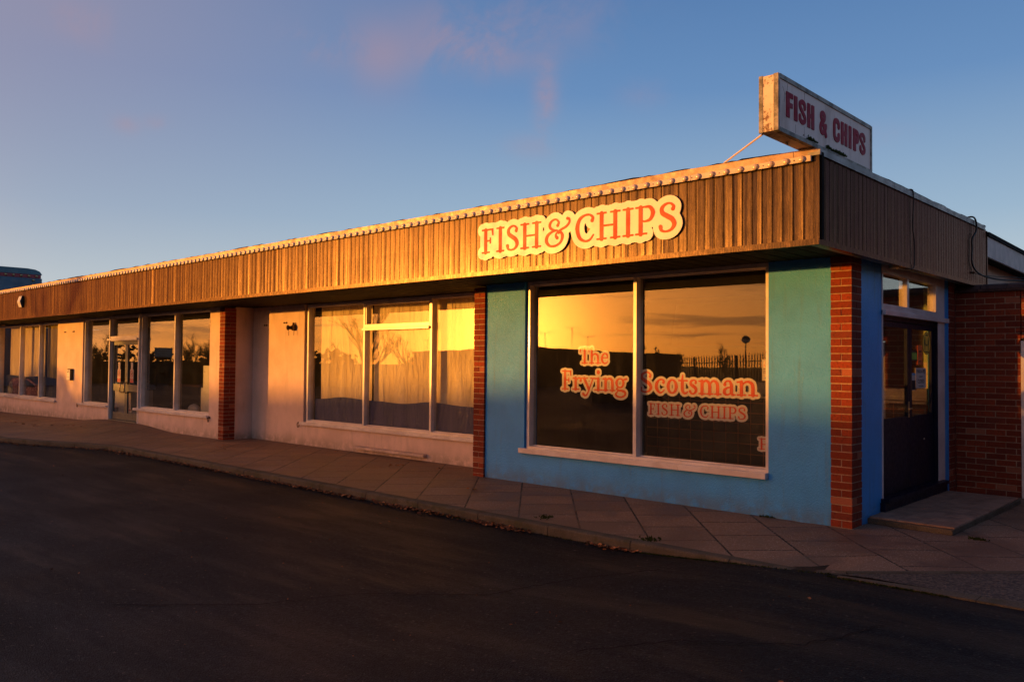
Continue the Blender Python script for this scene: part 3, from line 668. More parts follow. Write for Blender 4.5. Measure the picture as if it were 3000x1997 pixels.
def side_door():
    # white frame and transom light
    m = MB(); X = .0; d0 = -.10
    y0, y1 = .83, 3.0
    m.box(d0, X, y0, y1, 2.60, 2.69); m.box(d0, X, y0, y0+.02, .17, 2.60); m.box(d0, X, 2.735, y1, .15, 2.15); m.box(d0, X, 2.66, y1, 2.27, 2.60)
    m.box(d0, X+.0, y0+.02, y1, 2.205, 2.27); m.box(d0, X+.035, y0, 3.07, 2.15, 2.204); m.box(d0, X-.008, 1.64, 1.705, 2.27, 2.60)
    f = part('door_frame', m, 'white_paint', bevel=.003)
    for a, b in ((.85, 1.64), (1.705, 2.66)): link('pane', MB().box(-.040, -.034, a, b, 2.268, 2.602), 'glass', f)
    n = MB(); n.box(-.10, -.002, 2.722, 2.7345, .206, 2.149); n.box(-.10, -.03, .85, 2.722, 2.10, 2.149); n.box(-.12, .075, .80, 2.90, .165, .205); n.box(-.06, .04, .78, 2.95, .07, .164)
    link('door_lining', n, 'navy_paint', f, bevel=.003)
    for k, (a, b) in enumerate(((.853, 1.843), (1.848, 2.720))):
        m = MB(); z0, z1 = .208, 2.096; x0, x1 = -.088, -.050
        s = .072
        m.box(x0, x1, a, a+s, z0, z1); m.box(x0, x1, b-s, b, z0, z1); m.box(x0, x1, a+s, b-s, z1-.06, z1); m.box(x0, x1, a+s, b-s, z0, 1.03)
        l = part('door', m, 'navy_paint', bevel=.003, label=('dark navy glazed door leaf nearer the corner', 'dark navy glazed door leaf with notices')[k])
        link('pane', MB().box(-.074, -.068, a+s-.004, b-s+.004, 1.026, z1-.056), 'glass', l)
        if k == 0:
            h = MB().box(-.050, -.045, b-.058, b-.018, 1.02, 1.20); h.tube([(-.048, b-.04, 1.12), (-.012, b-.04, 1.12), (-.012, b-.14, 1.115)], .008, 8); link('handle', h, 'brass', l)
        else:
            h = MB().lathe((-.050, 2.34, .74), (1, 0, 0), [(0, .012), (.006, .011), (.01, .004)], 10); link('lock', h, 'steel', l)
side_door()
def step():
    t = thing('door_step', (.4, 1.6, 0), 'tiled concrete step in front of the dark navy side door', 'step')
    m = MB(); m.v = [(-.02, .42, .0), (.80, .36, .0), (.83, 2.95, .0), (-.02, 2.95, .0)]; m.v += [(x, y, .052) for x, y, z in m.v]; m.f = [(4, 5, 6, 7), (0, 1, 5, 4), (1, 2, 6, 5), (2, 3, 7, 6), (3, 0, 4, 7), (3, 2, 1, 0)]
    link('concrete_base', m, 'kerb', t, bevel=.006)
    s = MB()
    for i in range(3):
        for j in range(8):
            xa = .005+i*.268; ya = .425+j*.318
            s.box(xa, xa+.262, ya-.03*(xa)*(1-j/8), min(ya+.312, 2.95)-.03*xa*(1-j/8), .053, .071+rnd.uniform(-.001, .001))
    link('tiles', s, 'step_tile', t, bevel=.003)
step()

def brick_wall():
    t = thing('brick_wall', (.4, 3.5, 0), 'red brick yard wall with tile coping behind the door step', 'wall')
    b = MB(); mo = MB(); brick_face(b, mo, .006, .735, 3.45, 3.66, 0.0, 2.55); brick_face(b, mo, .745, 3.2, 3.45, 3.66, 1.95, 2.55, 1)
    link('bricks', b, 'brick', t); link('mortar', mo, 'mortar', t); 
    c = MB(); x = .01
    while x < 3.2: c.box(x, x+.262, 3.40, 3.74, 2.552, 2.585); x += .268
    link('tile_course', c, 'ridge_tile', t, bevel=.004)
    c = MB(); x = .0
    while x < 3.2:
        c.prism([(3.42, 2.588), (3.47, 2.635), (3.56, 2.66), (3.65, 2.635), (3.70, 2.588)], 0, x, x+.29); x += .297
    link('ridge_tiles', c, 'ridge_tile', t, bevel=.006)
    g = thing('side_gate', (1.2, 3.55, 0), 'white gate and post at the right edge of the brick wall', 'gate')
    p = MB().box(.738, .80, 3.44, 3.60, 0, 1.93).box(.80, 2.0, 3.44, 3.60, 1.87, 1.93); link('post', p, 'white_paint', g, bevel=.003)
    link('gate_panel', MB().box(.802, 1.9, 3.50, 3.54, .04, 1.868), 'white_paint', g)
brick_wall()
def rear():
    t = thing('rear_building', (0, 6.5, 0), 'low rear extension with white fascia board and dark felt roof', 'building')
    link('fascia_board', MB().prism([(4.125, 3.08), (9.5, 2.97), (9.5, 3.24), (4.125, 3.35)], 0, .19, .22), 'white_board', t)
    m = MB().prism([(4.125, 3.352), (9.5, 3.245), (9.5, 3.30), (4.125, 3.41)], 0, -8, .24); link('roof', m, 'felt', t)
    link('soffit', MB().prism([(4.21, 3.11), (9.5, 3.00), (9.5, 3.02), (4.21, 3.13)], 0, -.3, .188), 'soffit', t)
    link('wall', MB().box(-8, -.02, 4.25, 9.5, 0, 3.1), 'cream_render', t)
rear()

# ------------------------------------------------------------------ lettering
SER = {
 'F': (.70, [('l', [(.22, .03), (.22, .96)], .085), ('l', [(.03, .965), (.64, .965)], .035), ('l', [(.62, .95), (.645, .74)], [.05, .03]), ('l', [(.25, .51), (.50, .51)], .032), ('l', [(.50, .61), (.50, .41)], .030), ('l', [(.03, .033), (.44, .033)], .033)]),
 'I': (.42, [('l', [(.21, .03), (.21, .96)], .085), ('l', [(.02, .967), (.40, .967)], .033), ('l', [(.02, .033), (.40, .033)], .033)]),
 'H': (1.04, [('l', [(.22, .03), (.22, .96)], .085), ('l', [(.82, .03), (.82, .96)], .085), ('l', [(.22, .5), (.82, .5)], .034)] + [('l', [(a, z), (a+.38, z)], .033) for a in (.03, .63) for z in (.033, .967)]),
 'P': (.82, [('l', [(.22, .03), (.22, .96)], .085), ('l', [(.03, .967), (.45, .967)], .033), ('c', [(.40, .965), (.60, .94), (.72, .74), (.62, .52), (.42, .46), (.30, .48)], [.034, .06, .09, .06, .034, .03]), ('l', [(.03, .033), (.46, .033)], .033)]),
 'T': (.76, [('l', [(.38, .03), (.38, .96)], .09), ('l', [(.05, .965), (.71, .965)], .035), ('l', [(.06, .95), (.04, .74)], [.05, .028]), ('l', [(.70, .95), (.72, .74)], [.05, .028]), ('l', [(.18, .033), (.58, .033)], .033)]),
 'S': (.66, [('c', [(.53, .77), (.555, .86), (.44, .965), (.28, .96), (.13, .84), (.15, .67), (.32, .545), (.50, .42), (.58, .24), (.47, .07), (.28, .02), (.12, .07), (.08, .20)], [.075, .05, .035, .04, .07, .085, .09, .09, .085, .05, .035, .05, .078])]),
 'C': (.86, [('c', [(.76, .75), (.79, .86), (.66, .97), (.44, .975), (.20, .84), (.10, .52), (.20, .17), (.44, .02), (.66, .05), (.82, .22)], [.075, .055, .038, .04, .07, .095, .07, .045, .04, .028])]),
 '&': (1.20, [('c', [(.58, .74), (.63, .86), (.50, .985), (.32, .94), (.22, .80), (.27, .66), (.42, .58), (.56, .56)], [.062, .045, .034, .045, .062, .055, .036, .03]),
              ('c', [(.56, .56), (.32, .52), (.12, .38), (.08, .17), (.24, -.01), (.50, -.02), (.72, .10), (.80, .32), (.72, .47), (.62, .44)], [.03, .045, .07, .075, .05, .04, .05, .07, .05, .03]),
              ('c', [(.56, .27), (.50, .36), (.56, .48), (.74, .57), (.96, .66), (1.10, .80), (1.10, .93), (1.02, .96)], [.07, .045, .03, .045, .05, .045, .045, .062])]),
 'h': (.92, [('l', [(.20, .03), (.20, .97)], .085), ('l', [(.02, .93), (.16, .97)], .04), ('c', [(.22, .46), (.36, .60), (.52, .62), (.66, .52), (.69, .36)], [.03, .045, .06, .08, .085]), ('l', [(.69, .36), (.69, .03)], .085), ('l', [(.02, .033), (.38, .033)], .033), ('l', [(.52, .033), (.88, .033)], .033)]),
 'e': (.72, [('l', [(.14, .37), (.62, .37)], .032), ('c', [(.62, .37), (.58, .56), (.40, .645), (.20, .56), (.10, .34), (.16, .12), (.36, .015), (.54, .05), (.66, .16)], [.05, .07, .038, .06, .09, .075, .045, .036, .028])]),
 'r': (.62, [('l', [(.20, .03), (.20, .60)], .085), ('l', [(.02, .60), (.18, .62)], .038), ('c', [(.22, .42), (.32, .57), (.44, .62), (.55, .58), (.54, .49)], [.03, .04, .05, .065, .078]), ('l', [(.02, .033), (.42, .033)], .033)]),
 'y': (.80, [('l', [(.16, .60), (.44, .05)], [.085, .075]), ('c', [(.68, .60), (.46, .06), (.34, -.20), (.22, -.28), (.10, -.20)], [.034, .036, .04, .05, .08]), ('l', [(.0, .62), (.34, .62)], .033), ('l', [(.54, .62), (.82, .62)], .033)]),
 'i': (.42, [('l', [(.21, .03), (.21, .60)], .085), ('l', [(.04, .60), (.20, .62)], .038), ('l', [(.21, .93), (.21, .935)], .105), ('l', [(.02, .033), (.40, .033)], .033)]),
 'n': (.92, [('l', [(.20, .03), (.20, .60)], .085), ('l', [(.02, .60), (.18, .62)], .038), ('c', [(.22, .46), (.36, .60), (.52, .62), (.66, .52), (.69, .36)], [.03, .045, .06, .08, .085]), ('l', [(.69, .36), (.69, .03)], .085), ('l', [(.02, .033), (.38, .033)], .033), ('l', [(.52, .033), (.88, .033)], .033)]),
 'm': (1.38, [('l', [(.20, .03), (.20, .60)], .085), ('l', [(.02, .60), (.18, .62)], .038), ('c', [(.22, .46), (.34, .60), (.48, .62), (.62, .52), (.66, .36)], [.03, .045, .06, .08, .085]), ('l', [(.66, .36), (.66, .03)], .085), ('c', [(.68, .46), (.80, .60), (.94, .62), (1.08, .52), (1.12, .36)], [.03, .045, .06, .08, .085]), ('l', [(1.12, .36), (1.12, .03)], .085)] + [('l', [(a, .033), (a+.36, .033)], .033) for a in (.02, .48, .95)]),
 'g': (.80, [('c', [(.56, .42), (.50, .58), (.34, .63), (.18, .56), (.12, .41), (.18, .26), (.34, .19), (.50, .25), (.56, .42)], [.075, .05, .036, .055, .08, .05, .036, .05, .075]), ('l', [(.50, .56), (.74, .62)], [.03, .055]), ('c', [(.24, .21), (.14, .12), (.24, .05), (.48, .03), (.66, -.04), (.66, -.18), (.46, -.28), (.20, -.26), (.08, -.15), (.18, -.02)], [.034, .05, .06, .065, .07, .06, .04, .045, .06, .034])]),
 'c': (.64, [('c', [(.53, .50), (.55, .58), (.42, .64), (.26, .60), (.12, .42), (.12, .22), (.26, .04), (.42, .02), (.58, .14)], [.078, .05, .036, .05, .09, .09, .06, .04, .028])]),
 'o': (.68, [('c', [(.57, .32), (.50, .54), (.34, .635), (.18, .54), (.11, .32), (.18, .10), (.34, .01), (.50, .10), (.57, .32)], [.09, .07, .036, .07, .09, .07, .036, .07, .09])]),
 't': (.60, [('l', [(.27, .86), (.24, .60)], [.03, .075]), ('c', [(.25, .60), (.25, .20), (.34, .04), (.48, .03), (.56, .10)], [.085, .085, .065, .045, .028]), ('l', [(.05, .61), (.54, .61)], .036)]),
 's': (.54, [('c', [(.43, .52), (.44, .60), (.30, .645), (.15, .58), (.14, .45), (.28, .37), (.42, .27), (.45, .15), (.34, .03), (.18, .02), (.09, .12)], [.066, .04, .034, .065, .075, .08, .08, .075, .045, .045, .072])]),
 'a': (.78, [('c', [(.15, .47), (.18, .58), (.32, .64), (.46, .60), (.53, .44)], [.078, .045, .036, .06, .085]), ('c', [(.53, .44), (.53, .14), (.60, .03), (.74, .03)], [.085, .085, .06, .03]), ('c', [(.52, .37), (.32, .34), (.14, .24), (.13, .10), (.26, .02), (.42, .06), (.52, .18)], [.032, .045, .075, .08, .045, .036, .03])]),
}
CON = {   # condensed heavy sans, flat
 'F': (.62, [('b', .02, .30, 0, 1), ('b', .30, .60, .80, 1), ('b', .30, .56, .42, .61)]),
 'I': (.34, [('b', .02, .30, 0, 1)]),
 'H': (.72, [('b', .02, .29, 0, 1), ('b', .43, .70, 0, 1), ('b', .29, .43, .43, .60)]),
 'P': (.66, [('b', .02, .30, 0, 1), ('c', [(.22, .89), (.42, .88), (.52, .78), (.52, .58), (.42, .47), (.22, .46)], [.10, .11, .13, .13, .11, .10])]),
 'S': (.68, [('c', [(.55, .70), (.54, .82), (.44, .90), (.27, .90), (.13, .81), (.14, .68), (.28, .55), (.42, .44), (.55, .32), (.55, .19), (.42, .10), (.26, .10), (.13, .18), (.12, .30)], .098)]),
 'C': (.68, [('c', [(.56, .68), (.55, .81), (.45, .90), (.26, .90), (.14, .78), (.13, .50), (.14, .22), (.26, .10), (.45, .10), (.55, .19), (.56, .32)], .112)]),
 '&': (.80, [('c', [(.64, .02), (.50, .26), (.30, .56), (.19, .74), (.24, .88), (.38, .91), (.50, .84), (.49, .70), (.34, .56), (.18, .42), (.14, .24), (.22, .11), (.38, .10), (.54, .22), (.62, .42)], .105)]),
}
def crom(p, r, n=9):
    out = []
    P = [2*np.array(p[0])-np.array(p[1])] + [np.array(q, float) for q in p] + [2*np.array(p[-1])-np.array(p[-2])]
    if np.hypot(*(np.array(p[0])-np.array(p[-1]))) < 1e-6: P[0] = np.array(p[-2], float); P[-1] = np.array(p[1], float)
    for i in range(1, len(P)-2):
        a, b, c, d = P[i-1:i+3]
        for k in range(n):
            t = k/n; out.append((.5*((2*b)+(-a+c)*t+(2*a-5*b+4*c-d)*t*t+(-a+3*b-3*c+d)*t**3), r[i-1]+(r[i]-r[i-1])*t))
    out.append((P[-2], r[-1])); return out
def glyph_segs(font, ch, xl, xr, base, cap, bold=1.0, serif=1.0):
    w, strokes = font[ch]; segs = []; boxes = []
    sx = (xr-xl)/w; 
    f = lambda p: np.array((xl + p[0]*sx, base + p[1]*cap))
    for st in strokes:
        if st[0] == 'b': boxes.append((xl+st[1]*sx, xl+st[2]*sx, base+st[3]*cap, base+st[4]*cap)); continue
        pts, r = st[1], st[2]; r = list(r) if isinstance(r, (list, tuple)) else [r]*len(pts)
        r = [q*cap*bold*(serif if q < .045 else 1) for q in r]
        if st[0] == 'l': q = [(np.array(p, float), rr) for p, rr in zip(pts, r)]
        else: q = crom(pts, r)
        for (a, ra), (b, rb) in zip(q[:-1], q[1:]): segs.append((f(a), f(b), ra, rb))
    return segs, boxes
def contours(F, x0, y0, h, iso):
    F = F-iso; ny, nx = F.shape; ins = F < 0; edges = {}; pts = {}
    def P(k):
        if k in pts: return pts[k]
        i, j, d = k
        a = F[j, i]; b = F[j, i+1] if d == 0 else F[j+1, i]; t = a/(a-b) if a != b else .5
        pts[k] = (x0+(i+(t if d == 0 else 0))*h, y0+(j+(t if d == 1 else 0))*h); return pts[k]
    c = ins[:-1, :-1].astype(int) + 2*ins[:-1, 1:] + 4*ins[1:, 1:] + 8*ins[1:, :-1]
    T = {1: [(3, 0)], 2: [(0, 1)], 3: [(3, 1)], 4: [(1, 2)], 5: [(3, 2), (1, 0)], 6: [(0, 2)], 7: [(3, 2)], 8: [(2, 3)], 9: [(2, 0)], 10: [(0, 3), (2, 1)], 11: [(2, 1)], 12: [(1, 3)], 13: [(1, 0)], 14: [(0, 3)]}
    for j, i in zip(*np.where((c > 0) & (c < 15))):
        e = ((i, j, 0), (i+1, j, 1), (i, j+1, 0), (i, j, 1))
        for a, b in T[c[j, i]]: edges[e[a]] = e[b]
    loops = []
    while edges:
        k, n = edges.popitem(); L = [k]
        while n != k and n in edges: L.append(n); n = edges.pop(n)
        if len(L) > 5: loops.append([P(q) for q in L])
    return loops
def field(segs, boxes, pad, h):
    xs = [q[0] for s in segs for q in s[:2]] + [q for b in boxes for q in b[:2]]; ys = [q[1] for s in segs for q in s[:2]] + [q for b in boxes for q in b[2:]]
    x0, x1, y0, y1 = min(xs)-pad, max(xs)+pad, min(ys)-pad, max(ys)+pad
    nx, ny = int((x1-x0)/h)+2, int((y1-y0)/h)+2; F = np.full((ny, nx), 1.0); gx = x0+np.arange(nx)*h; gy = y0+np.arange(ny)*h
    for a, b, ra, rb in segs:
        i0 = max(0, int((min(a[0], b[0])-pad-x0)/h)); i1 = min(nx, int((max(a[0], b[0])+pad-x0)/h)+2); j0 = max(0, int((min(a[1], b[1])-pad-y0)/h)); j1 = min(ny, int((max(a[1], b[1])+pad-y0)/h)+2)
        X, Y = np.meshgrid(gx[i0:i1], gy[j0:j1]); d = b-a; l2 = max(d@d, 1e-12); t = np.clip(((X-a[0])*d[0]+(Y-a[1])*d[1])/l2, 0, 1)
        D = np.hypot(X-a[0]-t*d[0], Y-a[1]-t*d[1])-(ra+(rb-ra)*t); F[j0:j1, i0:i1] = np.minimum(F[j0:j1, i0:i1], D)
    for (a, b, c, d) in boxes:
        X, Y = np.meshgrid(gx, gy); dx = np.maximum(a-X, X-b); dy = np.maximum(c-Y, Y-d)
        D = np.where((dx > 0) & (dy > 0), np.hypot(dx, dy), np.maximum(dx, dy)); F = np.minimum(F, D)
    return F, x0, y0
def plate(name, loops, depth, mat, parent, frame):
    """flat plate from outline loops; frame maps (u, v, w) to the world"""
    cu = bpy.data.curves.new('outline', 'CURVE'); cu.dimensions = '2D'; cu.fill_mode = 'BOTH'; cu.extrude = depth/2
    for L in loops:
        sp = cu.splines.new('POLY'); sp.points.add(len(L)-1); sp.use_cyclic_u = True
        for p, (x, y) in zip(sp.points, L): p.co = (x, y, 0, 1)
    tmp = bpy.data.objects.new('outline', cu); me = bpy.data.meshes.new_from_object(tmp); bpy.data.objects.remove(tmp); bpy.data.curves.remove(cu)
    for v in me.vertices: v.co = frame(v.co.x, v.co.y, v.co.z)
    me.name = name; return link(name, me, mat, parent)
def front(y): return lambda u, v, w: Vector((u, y-w, v))
def inside(y):     # the measured outlines carried to the inner face of the pane
    k = (y+8.291)/(.09+8.291)
    return lambda u, v, w: Vector((3.158+(u-3.158)*k, y-w, 1.6+(v-1.6)*k))
def side(x): return lambda u, v, w: Vector((x+w, u, v))
def lettering(font, spec, base, cap, bold=1, serif=1.15, h=.004, pad=.1):
    segs = []; boxes = []
    for it in spec:
        ch, xl, xr = it[:3]; a, b = glyph_segs(font, ch, xl, xr, base, cap, bold, serif); segs += a; boxes += b
    return field(segs, boxes, pad, h), h
def small_text(name, body, size, u, v, mat, parent, frame, sx=1, align='CENTER'):
    cu = bpy.data.curves.new('text', 'FONT'); cu.body = body; cu.size = size; cu.align_x = align; cu.extrude = .0006; cu.resolution_u = 2
    tmp = bpy.data.objects.new('text', cu); me = bpy.data.meshes.new_from_object(tmp); bpy.data.objects.remove(tmp); bpy.data.curves.remove(cu)
    for p in me.vertices: p.co = frame(u+p.co.x*sx, v+p.co.y, p.co.z)
    return link(name, me, mat, parent)

def fascia_sign():
    t = thing('fascia_sign', (-2.5, -1.37, 2.83), 'cream FISH & CHIPS lettering board with orange-red letters on the brown fascia', 'shop sign')
    sp = [('F', -3.868, -3.672), ('I', -3.625, -3.505), ('S', -3.472, -3.272), ('H', -3.245, -2.932), ('&', -2.875, -2.495), ('C', -2.445, -2.185), ('H', -2.155, -1.850), ('I', -1.818, -1.690), ('P', -1.665, -1.425), ('S', -1.390, -1.182)]
    (F, x0, y0), h = lettering(SER, sp, 2.90, .288, .95, 1.1, .005, .12)
    plate('backing_board', contours(F, x0, y0, h, .068), .012, 'sign_cream', t, front(-1.336))
    plate('lettering', contours(F, x0, y0, h, 0), .004, 'sign_red', t, front(-1.3445))
fascia_sign()
def window_lettering():
    Y = .134
    t = thing('window_sticker', (-3.3, Y, 1.2), 'red and cream lettering reading The Frying on the left pane of the blue wall', 'window sticker', 'red and cream stickers on the corner shop window')
    (A, ax, ay), h = lettering(SER, [('T', -3.510, -3.350), ('h', -3.356, -3.170), ('e', -3.172, -3.052)], 1.605, .195, 1.0, 1.1, .003, .05)
    (Bf, bx, by), _ = lettering(SER, [('F', -3.802, -3.642), ('r', -3.622, -3.474), ('y', -3.476, -3.262), ('i', -3.272, -3.148), ('n', -3.138, -2.940), ('g', -2.956, -2.768)], 1.265, .247, 1.0, 1.1, .003, .05)
    plate('backing', contours(A, ax, ay, h, .028), .002, 'vinyl_cream', t, inside(Y)); plate('lettering', contours(A, ax, ay, h, 0), .0015, 'vinyl_red', t, inside(Y-.002))
    plate('backing', contours(Bf, bx, by, h, .028), .002, 'vinyl_cream', t, inside(Y-.0005)); plate('lettering', contours(Bf, bx, by, h, 0), .0015, 'vinyl_red', t, inside(Y-.0025))
    t = thing('window_sticker', (-1.8, Y, 1.2), 'red and cream lettering reading Scotsman on the right pane', 'window sticker', 'red and cream stickers on the corner shop window')
    (F, x0, y0), _ = lettering(SER, [('S', -2.588, -2.392), ('c', -2.368, -2.222), ('o', -2.208, -2.046), ('t', -2.046, -1.912), ('s', -1.908, -1.792), ('m', -1.796, -1.548), ('a', -1.545, -1.408), ('n', -1.414, -1.018)][:7] + [('n', -1.244, -1.020)] if 0 else [('S', -2.588, -2.400), ('c', -2.372, -2.222), ('o', -2.210, -2.046), ('t', -2.048, -1.912), ('s', -1.908, -1.792), ('m', -1.776, -1.480), ('a', -1.478, -1.312), ('n', -1.300, -1.045)], 1.265, .247, 1.0, 1.1, .003, .05)
    plate('backing', contours(F, x0, y0, h, .028), .002, 'vinyl_cream', t, inside(Y)); plate('lettering', contours(F, x0, y0, h, 0), .0015, 'vinyl_red', t, inside(Y-.002))
    t = thing('window_sticker', (-1.8, Y, .95), 'small red and cream lettering reading FISH & CHIPS beneath Scotsman', 'window sticker', 'red and cream stickers on the corner shop window')
    sp = [('F', -2.450, -2.362), ('I', -2.345, -2.290), ('S', -2.276, -2.186), ('H', -2.166, -2.018), ('&', -1.976, -1.810), ('C', -1.762, -1.646), ('H', -1.632, -1.494), ('I', -1.480, -1.422), ('P', -1.410, -1.300), ('S', -1.288, -1.190)]
    (F, x0, y0), _ = lettering(SER, sp, 1.005, .132, .95, 1.1, .003, .05)
    plate('backing', contours(F, x0, y0, h, .027), .002, 'vinyl_cream', t, inside(Y)); plate('lettering', contours(F, x0, y0, h, 0), .0015, 'vinyl_red', t, inside(Y-.002))
    t = thing('window_sticker', (-1.0, Y, .7), 'small cut-off letter P sticker low in the right corner of the blue wall window', 'window sticker', 'red and cream stickers on the corner shop window')
    (F, x0, y0), _ = lettering(SER, [('P', -1.046, -.95)], .690, .098, 1.0, 1.1, .0025, .04)
    plate('backing', contours(F, x0, y0, .003 if 0 else h, .018), .002, 'vinyl_cream', t, inside(Y)); plate('lettering', contours(F, x0, y0, h, 0), .0015, 'vinyl_red', t, inside(Y-.002))
    Y = .132; t = thing('hygiene_sticker', (-.97, Y, 1.5), 'narrow white sticker with small coloured dots at the right edge of the window', 'sticker')
    link('sheet', MB().box(-1.022, -.94, Y-.001, Y+.001, 1.435, 1.665), 'paper', t)
    d = MB(); 
    for k in range(3): d.box(-1.008, -.945, Y-.0025, Y-.0012, 1.52+.02*k, 1.526+.02*k)
    link('small_print', d, 'ink', t); link('red_dot', MB().lathe((-.998, Y-.0015, 1.60), (0, -1, 0), [(0, .007), (.001, .007)], 10), 'red_ink', t); link('blue_dot', MB().box(-.99, -.965, Y-.0025, Y-.0012, 1.45, 1.475), 'sky_ink', t)
window_lettering()
def roof_sign():
    t = thing('roof_sign', (.1, -1, 3.48), 'rusty illuminated box sign reading FISH & CHIPS in crimson, standing over the roof corner', 'sign')
    x0, x1, y0, y1, z0, z1 = .028, .178, -2.028, .005, 3.484, 3.948
    link('box', MB().box(x0, x1, y0, y1, z0+.004, z1-.004), 'sign_metal', t)
    e = MB(); e.box(x0-.002, x1-.03, y0-.004, y0-.0005, z0+.005, z1-.005); link('end_panel', e, 'sign_metal', t)
    f = MB(); a, b = x1+.0005, x1+.014
    f.box(x1-.028, b, y0-.010, y0+.022, z0, z1); f.box(a, b, y1-.03, y1+.006, z0, z1); f.box(a-.10, b, y0+.022, y1-.03, z1-.034, z1+.004); f.box(a-.03, b, y0+.022, y1-.03, z0-.003, z0+.034)
    f.box(x0-.006, x0+.03, y0-.007, y0+.012, z0, z1+.003)
    link('frame', f, 'sign_frame', t, bevel=.002)
    link('face', MB().box(x1+.0006, x1+.0045, y0+.022, y1-.03, z0+.034, z1-.034), 'sign_face', t)
    base, cap = 3.628, .208; X = x1+.008
    sp = [('F', -1.885, -1.752), ('I', -1.738, -1.664), ('S', -1.648, -1.498), ('H', -1.478, -1.334), ('&', -1.232, -1.052), ('C', -.932, -.776), ('H', -.754, -.600), ('I', -.572, -.498), ('P', -.462, -.318), ('S', -.308, -.150)]
    (F, fx, fy), h = lettering(CON, sp, base, cap, 1, 1, .0035, .04)
    plate('lettering', contours(F, fx, fy, h, 0), .006, 'sign_crimson', t, side(X))
    c = MB(); 
    for pts in ([(-1.94, 3.86), (-1.90, 3.80), (-1.915, 3.74)], [(-1.90, 3.80), (-1.86, 3.84), (-1.85, 3.90)], [(-1.70, 3.60), (-1.698, 3.545), (-1.702, 3.53)], [(-1.535, 3.62), (-1.53, 3.55), (-1.533, 3.52)], [(-1.53, 3.91), (-1.528, 3.845)]):
        link('crack', MB().tube([(x1+.005, y, z) for y, z in pts], .0013, 4), 'crack', t)
    s = MB(); s.tube([(x0+.012, y0+.02, z0-.005), (-.71, -1.27, 3.50)], .009, 6); link('stay_rod', s, 'rail_paint', t)
    p = MB()
    for y in (-1.22, -.7, -.1): link('foot', MB().box(x0+.03, x1-.03, y, y+.05, 3.40, z0+.003), 'sign_frame', t)
    link('drain_cap', MB().lathe((.07, -1.62, z0), (0, 0, -1), [(0, .014), (.015, .012)], 8), 'sign_frame', t)
    n = MB(); r = random.Random(5)
    for (x, z) in ((.045, 3.925), (.075, 3.915), (.11, 3.925), (.128, 3.93), (.06, 3.52), (.09, 3.515), (.105, 3.52), (.13, 3.51), (.062, 3.70)): link('screw', MB().lathe((x, y0-.003, z), (0, -1, 0), [(0, .005), (.003, .003)], 6), 'rust', t)
    m = MB()
    for cy, w in ((-1.42, .10), (-1.05, .09), (-.90, .05), (-.80, .07), (-.72, .06)):
        for _ in range(70):
            y = r.gauss(cy, w*.45); z = z0+.034+abs(r.gauss(0, .010)); q = .012; x = x1+.012+r.uniform(0, .008)
            m.v += [(x, y-q, z), (x+.006, y+q, z-.003), (x+.006, y, z+.012)]; k = len(m.v); m.f.append((k-3, k-2, k-1))
    tag(link('moss', m, 'moss', t), kind='stuff')
roof_sign()

# ------------------------------------------------------------------ light strip along the fascia
def light_strip():
    t = thing('light_strip', (-14, -1.36, 3.36), 'pale batten of round cap lights running under the roof edge', 'light strip')
    m = MB(); x = .167
    while x > -29.8:
        m.box(max(x-1.18, -30), x-.003, -1.362, -1.336, 3.363, 3.414); x -= 1.18
    link('batten', m, 'rail_paint', t, bevel=.002)
    sc = MB(); b = MB().lathe((0, 0, 0), (0, -1, 0), [(0, .029), (.006, .0295), (.013, .028), (.019, .023), (.023, .015), (.025, .004)], 12).mesh('light_cap', True); fix_normals(b)
    b.materials.append(M['bulb']); rest = MB(); x = .088; i = 0
    while x > -29.8:
        if i < 100:
            o = bpy.data.objects.new('light_cap', b); COL.objects.link(o); o.parent = t; o.location = Vector((x, -1.362, 3.388)) - t.location
        else: rest.lathe((x, -1.362, 3.388), (0, -1, 0), [(0, .029), (.006, .0295), (.013, .028), (.019, .023), (.023, .015), (.025, .004)], 9)
        if i % 5 in (0, 2): sc.lathe((x-.073, -1.362, 3.389), (0, -1, 0), [(0, .007), (.006, .005)], 6)
        x -= .146 if i else .143; i += 1
    tag(link('light_cap', rest, 'bulb', t, smooth=True), kind='stuff'); link('screws', sc, 'sign_frame', t)
light_strip()

